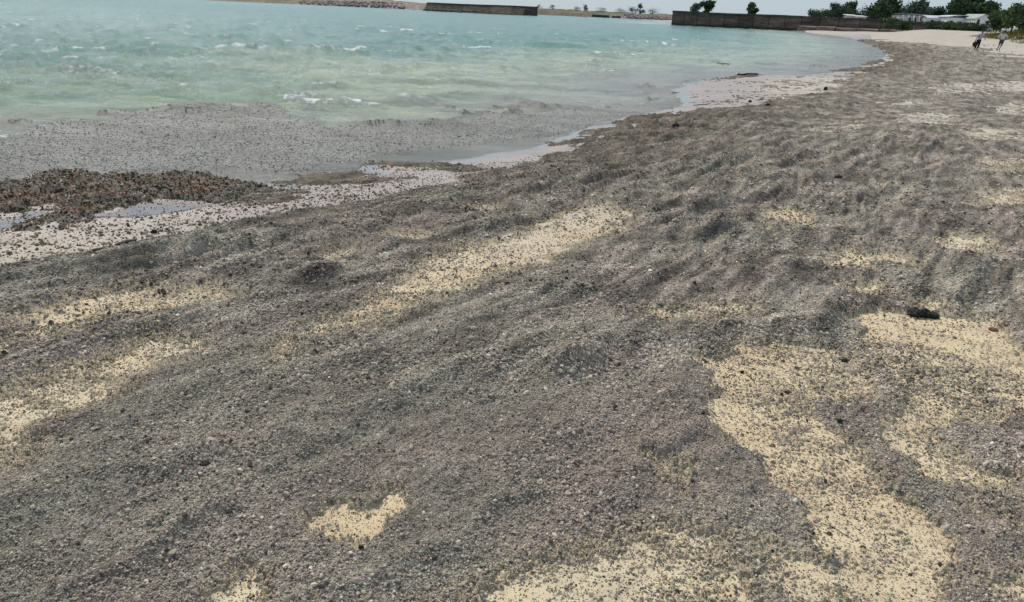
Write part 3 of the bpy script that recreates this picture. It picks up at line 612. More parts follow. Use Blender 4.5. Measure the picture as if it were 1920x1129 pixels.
XX = np.stack([xs+0*k_ for k_, _ in prof]); YY = np.stack([ys+k_ for k_, _ in prof]); ZZ = np.stack([ZW+hs*f if f > 0 else ZW+f+0*hs for _, f in prof])
ZZ = ZZ+(fbm(XX*.07, YY*.07, 4, 201)*.9+fbm(XX*.4, YY*.4, 2, 202)*.4)*np.minimum(hs/4, 1)*np.array([0, .3, .7, 1, 1, 1, 1, 1, 1, 1])[:, None]
fr = np.array([1, 1, 1, .75, .3, 0, 0, 0, 0, 0])[:, None]
stone = np.clip(fr*np.interp(xs, [at(p, 0, 600)[0] for p in (500, 560, 780, 830, 1100, 1180, 1260, 1300)], [.6, 1, 1, .35, .3, .9, 1, .5]), 0, 1)
stone = np.maximum(stone, np.interp(xs, [at(p, 0, 600)[0] for p in (520, 560, 780, 820)], [0, .85, .85, 0])*np.array([1, 1, 1, 1, 1, .8, .3, 0, 0, 0])[:, None])
tag(grid_obj('headland', XX, YY, ZZ, np.ones_like(XX, bool), m_head, {'stone': stone}), kind='structure')
rr = random.Random(5)
mb = MB(); m_rock = spec_mat('armour_stone', (.16, .11, .095), (.50, .42, .38), .9, bump=.1)
for i in range(420):
    px = rr.choice([rr.uniform(560, 800), rr.uniform(600, 800), rr.uniform(1185, 1262)]); X0 = at(px, 0, 600)[0]*1.0
    X0 = rr.uniform(float(np.interp(px-8, [560, 1262], [at(560, 7, 730)[0], at(1262, 38, 640)[0]])), float(np.interp(px+8, [560, 1262], [at(560, 7, 730)[0], at(1262, 38, 640)[0]])))
    t = rr.random(); y0 = float(np.interp(X0, xs, ys)); h0 = float(np.interp(X0, xs, hs))
    q = rr.uniform(.5, 1.3); mb.rock((X0, y0+t*9, ZW+h0*min(.8, .15+t*.65)), (q, q, q*.7), i, sub=1, rough=.35)
tag(mb.build('armour_stones', m_rock), 'pinkish grey stones heaped along the far shore', kind='stuff')
m_white = spec_mat('surf_line', (.5, .5, .48), (.8, .8, .78), 2.)

# ------------------------------------------------------------------ breakwater across the water
m_conc = mat('dark_concrete', rough=.9); k = N(m_conc)
n_ = k.noise(k.coord((.25, .25, 1.4)), 1., 7, .7)
k.l(k.ramp(n_, [(.3, (.045, .036, .034)), (.5, (.11, .082, .070)), (.7, (.22, .17, .14))]), k.b.inputs['Base Color']); k.bump(n_, .1, .6)
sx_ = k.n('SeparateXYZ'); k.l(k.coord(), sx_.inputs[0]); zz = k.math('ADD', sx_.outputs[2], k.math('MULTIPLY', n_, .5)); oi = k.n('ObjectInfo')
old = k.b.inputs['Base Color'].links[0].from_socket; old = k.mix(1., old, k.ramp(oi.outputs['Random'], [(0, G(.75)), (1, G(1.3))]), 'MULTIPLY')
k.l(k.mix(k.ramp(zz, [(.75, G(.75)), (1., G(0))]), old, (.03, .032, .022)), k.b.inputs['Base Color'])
m_cap = spec_mat('wall_coping', (.035, .034, .034), (.11, .10, .095), .6, bump=.05)
m_foot = spec_mat('wall_footing', (.11, .07, .055), (.27, .20, .165), .35, stretch=(1, 1, 3), bump=.1)
def wall_run(name, stations, thick, label, cat, pan=5., foot=None, slope=0.):
    """stations: (px, base y, top y, depth); panels between joints, coping on top"""
    st = [(Vector(at(a, b, d)), at(a, c_, d)[2], d) for a, b, c_, d in stations]
    o = st[0][0]; root = empty(name, (o.x, o.y, ZW), label, cat)
    inv = Matrix.Translation(-Vector((o.x, o.y, ZW)))
    for (p, tp, d0), (q, tq, d1) in zip(st[:-1], st[1:]):
        L = (Vector((q.x, q.y, 0))-Vector((p.x, p.y, 0))).length; n_p = max(1, round(L/pan)); ux = Vector((q.x-p.x, q.y-p.y, 0)).normalized(); nx = Vector((-ux.y, ux.x, 0))
        for i in range(n_p):
            a, b = i/n_p, (i+1)/n_p; za = tp+(tq-tp)*(a+b)/2+rr.uniform(-.05, .05)
            A = Vector((p.x, p.y, 0)).lerp(Vector((q.x, q.y, 0)), a)+ux*.07; B = Vector((p.x, p.y, 0)).lerp(Vector((q.x, q.y, 0)), b)-ux*.07
            off = rr.uniform(0, .12)
            for nm, z0, z1, o0, o1, mm in (('wall_panel', -1.6, za-.42, off, thick, m_conc), ('coping', za-.415, za, -.16+off*.5, thick+.1, m_cap)):
                mb = MB(); vs = []
                for P_, o_ in ((A, o0), (B, o0), (B, o1), (A, o1)): vs.append(P_+nx*o_)
                lo = [mb.bm.verts.new(inv@Vector((v.x-(nx.x*slope if j < 2 and nm == 'wall_panel' else 0), v.y-(nx.y*slope if j < 2 and nm == 'wall_panel' else 0), z0))) for j, v in enumerate(vs)]
                hi = [mb.bm.verts.new(inv@Vector((v.x, v.y, z1))) for v in vs]
                for f in ((lo[0], lo[1], hi[1], hi[0]), (lo[1], lo[2], hi[2], hi[1]), (lo[2], lo[3], hi[3], hi[2]), (lo[3], lo[0], hi[0], hi[3]), tuple(hi), tuple(lo[::-1])): mb.bm.faces.new(f)
                mb.build(nm, mm, root)
            if foot and foot[0] <= p.x+a*(q.x-p.x):
                mb = MB(); A2, B2 = A-nx*foot[1], B-nx*foot[1]
                vs = [A2, B2, B-nx*.2, A-nx*.2]
                lo = [mb.bm.verts.new(inv@Vector((v.x, v.y, -1.6))) for v in vs]; hi = [mb.bm.verts.new(inv@Vector((v.x, v.y, foot[2]+rr.uniform(-.1, .1)+(.25 if j > 1 else 0)))) for j, v in enumerate(vs)]
                for f in ((lo[0], lo[1], hi[1], hi[0]), (lo[1], lo[2], hi[2], hi[1]), (lo[2], lo[3], hi[3], hi[2]), (lo[3], lo[0], hi[0], hi[3]), tuple(hi), tuple(lo[::-1])): mb.bm.faces.new(f)
                mb.build('footing', m_foot, root)
    return root
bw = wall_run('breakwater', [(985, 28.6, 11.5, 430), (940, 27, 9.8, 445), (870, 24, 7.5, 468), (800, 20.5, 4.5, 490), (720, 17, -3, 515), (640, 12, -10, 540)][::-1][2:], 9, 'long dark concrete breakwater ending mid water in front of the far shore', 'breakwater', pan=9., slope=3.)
mb = MB(); o = Vector(bw.location)
p, q = Vector(at(985, 28.6, 430)), Vector(at(800, 20.5, 490))
for i in range(120):
    t = rr.random(); c = q.lerp(p, t*.55); d = rr.uniform(.6, 1.4); mb.rock((c.x-o.x-1, c.y-o.y-rr.uniform(0, 3), rr.uniform(-.2, .8)), (d*1.6, d, d*.6), i, sub=1)
mb.build('rubble_toe', spec_mat('mossy_rubble', (.05, .06, .035), (.16, .15, .10), .8), bw)['kind'] = 'stuff'
# low pale jetty pieces on the far shore
mb = MB(); a, b = Vector(at(1110, 33, 625)), Vector(at(1164, 35.2, 625))
jy = empty('jetty', (a.x, a.y, ZW), 'low dark jetty on the far shore under the scrub', 'jetty')
MB().box(0, b.x-a.x-9, 0, 6, -1, 1.9, .1).build('deck_wall', m_conc, jy); MB().box(b.x-a.x-7, b.x-a.x, 0, 6, -1, 1.6, .1).build('deck_wall', m_conc, jy)
MB().box(b.x-a.x-9, b.x-a.x-7, .5, 6, -1, 1.0, .1).build('boat_ramp', m_white, jy)
# ------------------------------------------------------------------ harbour wall at the end of the beach
hw_ = wall_run('harbour_wall', [(1258, 47, 20, 229), (1330, 50, 23, 222), (1410, 53, 26.3, 215), (1500, 56.5, 29.5, 207), (1570, 56.5, 32.5, 202), (1650, 56, 36.5, 197), (1745, 58, 42, 192)], 5.,
              'tall dark brown harbour wall standing between the bay and the beach', 'wall', pan=4.4, foot=(70., 3.2, .95))

# ------------------------------------------------------------------ trees
leafm = {}
def leaf_mat(nm, a, b):
    m = mat(nm, rough=.8, spec=.2); k = N(m); n1 = k.noise(k.coord(), 1.3, 5, .7)
    k.l(k.ramp(n1, [(.35, a), (.65, b)]), k.b.inputs['Base Color']); return m
LM = [leaf_mat('dark_leaves', (.030, .055, .028), (.095, .135, .065)), leaf_mat('grey_green_leaves', (.05, .08, .06), (.14, .18, .12)), leaf_mat('bright_leaves', (.045, .085, .025), (.13, .17, .06))]
BK = spec_mat('bark', (.045, .035, .028), (.12, .095, .075), 3., stretch=(1, 1, .3))
def tree(name, px, top, Y, gz, width, seed, label, group, lm=0, shape='round', lean=0., leaves=2600, name_cat='tree', bare=.25):
    R = random.Random(seed); x, y, z1 = at(px, top, Y); h = z1-gz; w = width/F*Y*.5
    root = empty(name, (x-lean*h, Y, gz), label, name_cat, group)
    tr = MB(); tips = []
    nl = 5 if h > 3 else 3
    mid = Vector((lean*h*.5, 0, h*.5)); topp = Vector((lean*h, 0, h*.93))
    tr.tube([(0, 0, -.4), (R.uniform(-.05, .05)*h, 0, h*.25), mid, topp], [.045*h, .035*h, .024*h, .006*h], 7)
    for i in range(nl*3):
        t = R.uniform(bare, .95); st = Vector((0, 0, 0)).lerp(mid, t*2) if t < .5 else mid.lerp(topp, t*2-1)
        a = R.uniform(0, 6.28)
        env = {'round': math.sin(min(1, (t-bare)/(1-bare)*.85+.2)*math.pi)**.6, 'cone': (1.15-t)*1.15, 'flat': .35+.75*t, 'bush': .9}[shape]
        L = w*env*R.uniform(.6, 1.08)
        e = st+Vector((math.cos(a)*L, math.sin(a)*L, R.uniform(.02, .14)*h))
        tr.tube([st, st.lerp(e, .5)+Vector((0, 0, .03*h)), e], [.012*h, .008*h, .003*h], 5); tips.append((e, L)); tips.append((st.lerp(e, .6), L*.7))
    tips.append((topp, w*.4)); tips.append((mid.lerp(topp, .6), w*.4))
    tr.build('trunk', BK, root, True)
    V = []; Fc = []; per = leaves//len(tips)
    for c, L in tips:
        cr = w*R.uniform(.24, .42)+.055*h
        for j in range(int(per*R.uniform(.5, 1.4))):
            d = Vector((R.gauss(0, 1), R.gauss(0, 1), R.gauss(0, .62))); d = d.normalized()*R.random()**.45*cr
            p = c+d; s_ = R.uniform(.08, .20)*max(.6, min(1.6, h/6)); n1 = Vector((R.gauss(0, 1), R.gauss(0, 1), R.gauss(0, 1))).normalized(); a_ = n1.orthogonal().normalized()*s_; b_ = n1.cross(a_).normalized()*s_*R.uniform(1.2, 2.4)
            i0 = len(V); V += [p-a_-b_, p+a_-b_*.6, p+a_*.7+b_, p-a_*.8+b_*.7]; Fc.append((i0, i0+1, i0+2, i0+3))
    link('crown', npmesh('crown', [tuple(v) for v in V], Fc, LM[lm], smooth=False), root)
    return root
GZ = 2.2
FILL = [(1553, 22, 222, 'low dark bush between the skyline bush and the thin pale tree'), (1585, 19, 224, 'dark bush filling the gap left of the white hut'), (1620, 20, 226, 'dark bush just right of the white hut'),
 (1638, 17, 218, 'dark bush under the left side of the broad spreading tree'), (1708, 23, 222, 'dark bush behind the left end of the white shed'), (1742, 22, 222, 'dark bush between the wide greyish tree and the low tree'),
 (1775, 20, 220, 'dark bush left of the slim ragged tree'), (1848, 18, 216, 'dark bush between the biggest tree and the cone shaped tree'), (1872, 22, 205, 'dark bush right of the gabled house')]
T = [ # px, top, Y, ground, width px, shape, lm, lean, label
 (1306, 10, 226, 1.5, 20, 'round', 1, 0, 'small feathery grey tree rising over the seaward end of the harbour wall'),
 (1327, 2.5, 226, 1.5, 22, 'flat', 0, .12, 'dark bent tree beside the small feathery tree over the harbour wall'),
 (1411, 8, 220, 1.5, 21, 'round', 0, 0, 'lone dark round tree in the middle of the harbour wall skyline'),
 (1533, 20, 216, 1.8, 26, 'bush', 0, 0, 'low dark bush at the landward end of the bare skyline'),
 (1573, 9, 222, 2, 28, 'flat', 1, .05, 'thin pale tree with an open crown behind the wall, left of the dense dark tree'),
 (1600, 6, 226, 2, 30, 'round', 0, 0, 'dense dark tree standing behind the small white hut'),
 (1652, 6, 206, 2, 46, 'round', 0, .06, 'broad dark spreading tree between the two white buildings'),
 (1676, -7, 212, 2, 32, 'flat', 0, .10, 'tall dark leaning tree reaching out of the top of the picture'),
 (1692, 16, 216, 2, 24, 'round', 1, 0, 'small grey green tree just behind the white shed roof'),
 (1725, 6, 218, 2.2, 46, 'round', 1, 0, 'wide greyish tree behind the white shed'),
 (1756, 15, 218, 2.2, 26, 'bush', 0, 0, 'low tree filling the gap right of the wide greyish tree'),
 (1795, 3, 212, 2.2, 30, 'round', 0, -.04, 'slim ragged tree on the left flank of the biggest tree'),
 (1826, -9, 214, 2.2, 62, 'round', 0, 0, 'biggest dark green tree, rising behind the long white roof'),
 (1861, 4, 208, 2.2, 28, 'cone', 0, 0, 'dark cone shaped tree beside the gabled house'),
 (1884, 24, 128, 2.0, 34, 'bush', 2, 0, 'green shrub on the grassy bank, left of the frame edge shrub'),
 (1908, 15, 118, 2.0, 44, 'bush', 2, .0, 'leafy green shrub highest on the bank near the right edge'),
 (1875, 33, 125, 2.0, 26, 'bush', 0, 0, 'small dark shrub at the foot of the bank shrubs'),
 (1932, 12, 112, 2.0, 50, 'bush', 0, 0, 'dark shrub cut off by the right edge of the picture')]
T += [(a, b, c_, 2, 34, 'bush', i % 2, 0, d) for i, (a, b, c_, d) in enumerate(FILL)]
for i, (px, tp, Y_, g, w_, shp, lm, ln, lab) in enumerate(T):
    bush = shp == 'bush'
    tree('shrub' if bush else 'tree', px, tp, Y_, g, w_, 50+i, lab, 'shrubs along the back of the beach' if bush else 'trees behind the beach', lm, shp, ln, 3600 if w_ > 40 else 2400, 'shrub' if bush else 'tree', .12 if bush else .28)
# scrub on the far shore
FS = [(1010, 9.5, 14, 'pale scrub bush at the left end of the far shore skyline'), (1036, 10, 12, 'second scrub bush on the far shore from the breakwater tip'), (1083, 13, 14, 'low scrub bush in the middle of the far shore'),
      (1098, 9, 8, 'thin upright scrub bush in the middle of the far shore'), (1128, 15, 18, 'spreading low scrub above the jetty'), (1165, 16, 22, 'wide flat scrub right of the jetty'), (1186, 13, 18, 'rounded scrub next to the pointed far tree'),
      (1202, 6.5, 13, 'pointed dark tree standing alone on the far shore'), (1225, 17, 22, 'low scrub between pointed far tree and harbour wall')]
for i, (px, tp, w_, lab) in enumerate(FS):
    X0, Y0, _ = at(px, 0, 665); g = ZW+float(np.interp(X0, xs, hs))*.9
    tree('scrub_tree', px, tp, 665, g, w_, 90+i, lab, 'scrub on the far shore', 0 if i % 2 else 1, 'bush' if i != 7 else 'cone', 0, 700, 'shrub' if i != 7 else 'tree', .1)

# land behind the wall and a low hedge before the houses
m_back = spec_mat('back_ground', (.06, .07, .035), (.20, .18, .10), .12)
# hedge of scrub: seven bushes
HG = [(1752, 42, 187), (1772, 44, 184), (1790, 45, 181), (1808, 46, 178), (1826, 47, 176), (1762, 45, 188), (1781, 46, 185), (1799, 46.5, 183), (1817, 47.5, 180), (1838, 49, 177), (1672, 36, 191), (1700, 41, 189)]
for i, (px, tp, Y_) in enumerate(HG):
    tree('hedge_bush', px, tp, Y_, 1.4, 34, 130+i, ['dark hedge bush under the long white roof, at its left end', 'dark hedge bush under the middle of the long white roof', 'dark hedge bush under the right end of the long white roof',
        'low dark hedge bush left of the gabled house', 'low dark hedge bush right below the gabled house', 'hedge bush second from the wall end', 'hedge bush fourth from the wall end', 'hedge bush sixth from the wall end', 'hedge bush eighth from the wall end', 'last hedge bush, just before the yellow grass', 'dark bush in front of the wall left of the white shed', 'dark bush in front of the white shed'][i], 'hedge at the foot of the houses', 0, 'bush', 0, 1500, 'shrub', .05)

# ------------------------------------------------------------------ buildings
m_wallw = spec_mat('white_render', (.62, .62, .62), (.78, .78, .77), 1.5)
m_roofw = spec_mat('pale_sheet_roof', (.50, .50, .56), (.70, .70, .74), .8, stretch=(1, .2, 1)); m_roofg = spec_mat('green_grey_roof', (.30, .36, .32), (.48, .52, .46), .8)
m_dark = mat('dark_opening', (.02, .022, .025), .4); m_roofd = spec_mat('dark_roof', (.06, .06, .065), (.14, .14, .14), 1.)
def house(px0, px1, y_top, y_eave, Y, depth, g, label, roof='gable', rm=None, posts=0, wins=(), nm='house'):
    x0, _, zt = at(px0, y_top, Y); x1 = at(px1, y_top, Y)[0]; ze = at((px0+px1)/2, y_eave, Y)[2]
    root = empty(nm, (x0, Y, g), label, 'house' if nm == 'house' else 'shed'); L = x1-x0; he = ze-g; ht = max(zt-g, he+.3)
    MB().box(0, L, 0, depth, -.5, he).build('wall', m_wallw, root)
    r_ = MB(); o = .3
    if roof == 'gable':       # ridge along the front
        pr = [(-o, he-.1), (depth/2, ht), (depth+o, he-.1)]; ax = 0
        A = [r_.bm.verts.new((-o, y_, z_+.004)) for y_, z_ in pr]; B = [r_.bm.verts.new((L+o, y_, z_+.004)) for y_, z_ in pr]
    elif roof == 'front':     # gable faces the sea
        pr = [(-o, he-.1), (L*.38, ht), (L+o, he-.1)]
        A = [r_.bm.verts.new((y_, -o, z_+.004)) for y_, z_ in pr]; B = [r_.bm.verts.new((y_, depth+o, z_+.004)) for y_, z_ in pr]
        MB().poly([(0, .0, he), (L, .0, he), (L*.38, 0, ht-.1)]).build('gable', m_wallw, root)
    elif roof == 'vault':
        pr = [(-o+(L+2*o)*t/10, he-.15+(ht-he)*math.sin(math.pi*min(1, t/10*.72+.12))) for t in range(11)]
        A = [r_.bm.verts.new((y_, -o, z_+.1)) for y_, z_ in pr]; B = [r_.bm.verts.new((y_, depth+o, z_+.1)) for y_, z_ in pr]
    else:
        pr = [(-.5, he), (depth+.3, ht)]
        A = [r_.bm.verts.new((-o, y_, z_+.05)) for y_, z_ in pr]; B = [r_.bm.verts.new((L+o, y_, z_+.05)) for y_, z_ in pr]
    for i in range(len(A)-1): r_.bm.faces.new((A[i], A[i+1], B[i+1], B[i]))
    ro = r_.build('roof', rm or m_roofw, root); md = ro.modifiers.new('thick', 'SOLIDIFY'); md.thickness = .14
    for i in range(posts):
        MB().box(L*(i+.3)/posts, L*(i+.3)/posts+.35, -1.1, -.8, -.5, he).build('post', m_wallw, root)
    for a, b, c_, d in wins:
        w_ = MB().box(L*a, L*b, -.05, .05, he*c_, he*d).build('window', m_wallw, root)
        MB().box(L*a+.1, L*b-.1, -.07, -.052, he*c_+.1, he*d-.1).build('pane', m_dark, w_)
    return root
house(1591, 1606, 28.5, 30.5, 216, 3, 2.0, 'tiny white hut among the trees above the harbour wall', 'mono', m_wallw, 0, ((.3, .6, .3, .8),), 'shed')
house(1608, 1625, 29.5, 31.5, 214, 3, 2.0, 'narrow pale hut partly hidden beside the tiny white hut', 'mono', m_roofw, 0, ((.2, .8, .4, .8),), 'shed')
house(1687, 1738, 26.5, 29, 206, 5, 2.0, 'white open fronted shed with thin dark roof and white posts', 'mono', m_roofd, 5, ((.32, .46, .1, .85), (.52, .66, .1, .85), (.72, .86, .1, .85)), 'shed')
house(1743, 1779, 28.5, 33.5, 202, 5, 2.0, 'low white house with pale sheet roof right of the open shed', 'gable', m_roofw, 0, ((.1, .3, .25, .8), (.55, .8, .25, .8)))
house(1780, 1834, 27, 34, 198, 6, 2.0, 'long white building under a curved lavender white roof', 'vault', m_roofw, 0, ((.06, .2, .1, .75), (.32, .5, .2, .7)))
house(1833, 1869, 26, 35, 193, 7, 2.0, 'pale gabled house with greenish roof and one dark window', 'front', m_roofg, 0, ((.05, .22, .35, .95), (.5, .75, .35, .85)))

# ------------------------------------------------------------------ dune grass on the bank at the right
m_grass = leaf_mat('beach_grass', (.10, .11, .025), (.27, .23, .07)); R = random.Random(9); V = []; Fc = []
gpts = []
for i in range(9000):
    px = R.uniform(1785, 2010); Y_ = R.uniform(84, 130); q = at(px, 50, Y_)[0]; gpts.append((q, Y_))
ga = np.array(gpts); gs = sdf(LAND, ga[:, 0], ga[:, 1], 5e3); gzz = sand_z(ga[:, 0], ga[:, 1], gs); gn = fbm(ga[:, 0]*.25, ga[:, 1]*.25, 3, 301)
for (q, Y_), s_, z_, n_ in zip(gpts, gs, gzz, gn):
    if s_ < 19.5+n_*3: continue
    h_ = R.uniform(.2, .6)*(1+n_)
    for j in range(2):
        a = R.uniform(0, 3.14); dx, dy = math.cos(a)*.05, math.sin(a)*.05; tx, ty = R.gauss(0, .15), R.gauss(0, .15); i0 = len(V)
        V += [(q-dx, Y_-dy, z_-.05), (q+dx, Y_+dy, z_-.05), (q+tx, Y_+ty, z_+h_)]; Fc.append((i0, i0+1, i0+2))
if V: tag(link('beach_grass', npmesh('beach_grass', V, Fc, m_grass, smooth=False)), 'yellow green grass on the sandy bank before the houses', kind='stuff')

# ------------------------------------------------------------------ stones, weed lumps and driftwood
m_blk = spec_mat('black_weed', (.008, .008, .007), (.045, .042, .035), 40, .7, bump=.01); m_brn = spec_mat('brown_weed', (.04, .025, .018), (.12, .08, .06), 30, .8, bump=.01)
m_lst = spec_mat('light_pumice', (.36, .32, .25), (.52, .47, .38), 60, .9, bump=.004); m_gst = spec_mat('grey_clump', (.07, .068, .058), (.20, .19, .16), 50, .9, bump=.006)
m_leaf = spec_mat('red_leaf', (.15, .06, .035), (.28, .15, .09), 40, .7)
def top_z(x, y):
    a, b = np.array([x]), np.array([y]); return float(sand_z(a, b)[0]+max(0, float(pumice_h(a, b)[0][0])))
def lump(px, py, wpx, hpx, m, label, cat='stone', nm='pumice_stone', group=None, seed=1, pieces=1, rz=0., deep=.8):
    x, y = W(px, py, 0); d = math.hypot(x, y, H); sc_ = d/F; kk = .5 if pieces > 6 else .40; w, h = wpx*sc_*kk, hpx*sc_*kk
    z = top_z(x, y); mb = MB(); R_ = random.Random(seed)
    for i in range(pieces):
        if pieces == 1: mb.rock((0, 0, h*.7), (w, w*deep, h), seed, sub=3, rough=.35, rz=rz)
        else:
            xo = R_.uniform(-.85, .85); mb.rock((xo*w, R_.uniform(-.4, .4)*w*deep, h*(.15+R_.uniform(.2, 1.5)*(1-abs(xo+.2))**1.2)), (w*R_.uniform(.12, .34), w*R_.uniform(.12, .3), h*R_.uniform(.25, .7)), seed+i, sub=2, rough=.5, rz=R_.uniform(0, 3))
    o = mb.build(nm, m, None, True); o.location = (x, y, z); tag(o, label, cat, group); return o
lump(1733, 588, 44, 17, m_blk, 'ragged black clump of dried weed at the top of the large sand patch', 'clump', 'weed_clump', seed=3, pieces=34, deep=.8)
lump(1709, 584, 10, 9, m_blk, 'small black knob of weed against the left end of the ragged black clump', 'clump', 'weed_clump', seed=33, pieces=5)
lump(878, 388, 25, 13, m_blk, 'solid black lump alone on the grey drift below the water', 'stone', 'stone', seed=4, pieces=4)
lump(303, 538, 26, 20, m_gst, 'grey brown clump at the top of the left sand patch', 'clump', 'pumice_clump', seed=5, pieces=5)
lump(1390, 692, 20, 13, m_blk, 'dark clump with a tail on the left part of the big sand patch', 'clump', 'weed_clump', seed=6, pieces=4)
lump(1572, 331, 17, 9, m_brn, 'reddish brown chip alone on the far grey drift', 'chip', 'wood_chip', seed=7, rz=.4)
lump(1268, 230, 15, 13, m_blk, 'squarish dark stone where the drift meets the wet sand', 'stone', 'stone', seed=8)
lump(1303, 218, 7, 7, m_brn, 'small brown stone just behind the squarish dark stone', 'stone', 'stone', seed=9)
lump(1548, 166, 8, 9, m_blk, 'dark upright stone at the right end of the pink sand bar', 'stone', 'stone', seed=10)
lump(1546, 178, 10, 5, m_blk, 'flat dark stone just below the dark upright stone', 'stone', 'stone', seed=11)
lump(1440, 193, 10, 7, m_blk, 'dark stone on the near edge of the pink sand bar', 'stone', 'stone', seed=12)
lump(1408, 179, 7, 6, m_blk, 'single dark stone in the middle of the pink sand bar', 'stone', 'stone', seed=13)
lump(286, 414, 11, 10, m_blk, 'small black stone standing in the long shallow pool', 'stone', 'stone', seed=14)
lump(1557, 993, 11, 5, m_brn, 'dark oval pebble in the lower part of the big sand patch', 'pebble', 'pebble', seed=15)
lump(1620, 1019, 11, 5, m_brn, 'brown pebble right of the dark oval pebble on the sand', 'pebble', 'pebble', seed=16)
lump(1573, 797, 12, 9, m_blk, 'dark pebble at the drift edge between the two sand areas', 'pebble', 'pebble', seed=17)
lump(1585, 670, 14, 8, m_blk, 'dark pebble at the upper right corner of the big sand patch', 'pebble', 'pebble', seed=18)
lump(1863, 616, 18, 7, m_leaf, 'rust red scrap of leaf at the right end of the speckled sand', 'leaf', 'dead_leaf', seed=19)
lump(888, 630, 16, 9, m_lst, 'pale pumice stone, upper of two in the middle of the drift', 'stone', 'pumice_stone', seed=20)
lump(884, 644, 14, 8, m_lst, 'pale pumice stone, lower of two in the middle of the drift', 'stone', 'pumice_stone', seed=21)
lump(838, 643, 10, 7, m_blk, 'tiny dark stone left of the two pale pumice stones', 'stone', 'stone', seed=22)
lump(677, 1029, 12, 10, m_blk, 'black pebble below the small tan hollow', 'pebble', 'pebble', seed=23)
lump(1318, 778, 9, 6, m_blk, 'black pebble just left of the narrow waist of the sand patch', 'pebble', 'pebble', seed=24)
lump(386, 876, 22, 7, m_blk, 'dark elongated chip on the drift at lower left', 'chip', 'wood_chip', seed=25, rz=.5)
lump(1640, 762, 12, 9, m_lst, 'pale pebble on the grey tongue between the sand areas', 'pebble', 'pebble', seed=26)
lump(240, 963, 12, 7, m_lst, 'pale rounded pumice stone at lower left', 'stone', 'pumice_stone', seed=27)
lump(65, 964, 11, 7, m_lst, 'pale pumice stone close to the left edge', 'stone', 'pumice_stone', seed=28)
lump(1105, 800, 8, 6, m_lst, 'pale pumice stone right of centre on the smooth drift', 'stone', 'pumice_stone', seed=29)
# a floating log and two twigs
def stick(pts, rad, m, label, z0=None, cat='stick', nm='twig'):
    P = [W(a, b, 0 if z0 is None else z0) for a, b in pts]; x0, y0 = P[0]; Q = []
    for x, y in P: Q.append((x-x0, y-y0, (top_z(x, y) if z0 is None else z0)+rad*.8))
    o = MB().tube(Q, [rad*(1-.5*i/len(Q)) for i in range(len(Q))], 6).build(nm, m, None, True); o.location = (x0, y0, 0); return tag(o, label, cat)
stick([(1384, 143), (1400, 142), (1420, 142)], .065, m_brn, 'dark log lying on the outer edge of the sand bar', ZW, 'log', 'log')
stick([(1345, 121), (1356, 122), (1367, 122.5)], .05, m_blk, 'short dark log floating beyond the sand bar', ZW, 'log', 'log')
stick([(1375, 858), (1400, 866), (1432, 872)], .0025, m_gst, 'thin grey twig lying on the big sand patch')
stick([(1545, 975), (1570, 985), (1592, 1000)], .002, m_gst, 'thin twig behind the dark oval pebble')
stick([(1660, 905), (1672, 900), (1682, 893)], .004, m_leaf, 'short orange twig on the grey tongue between sand patches')
stick([(214, 443), (235, 436), (252, 431)], .014, m_gst, 'dark stick lying on the wet pink sand')
stick([(172, 459), (190, 455), (204, 451)], .012, m_gst, 'shorter dark stick on the wet pink sand, left of the other')

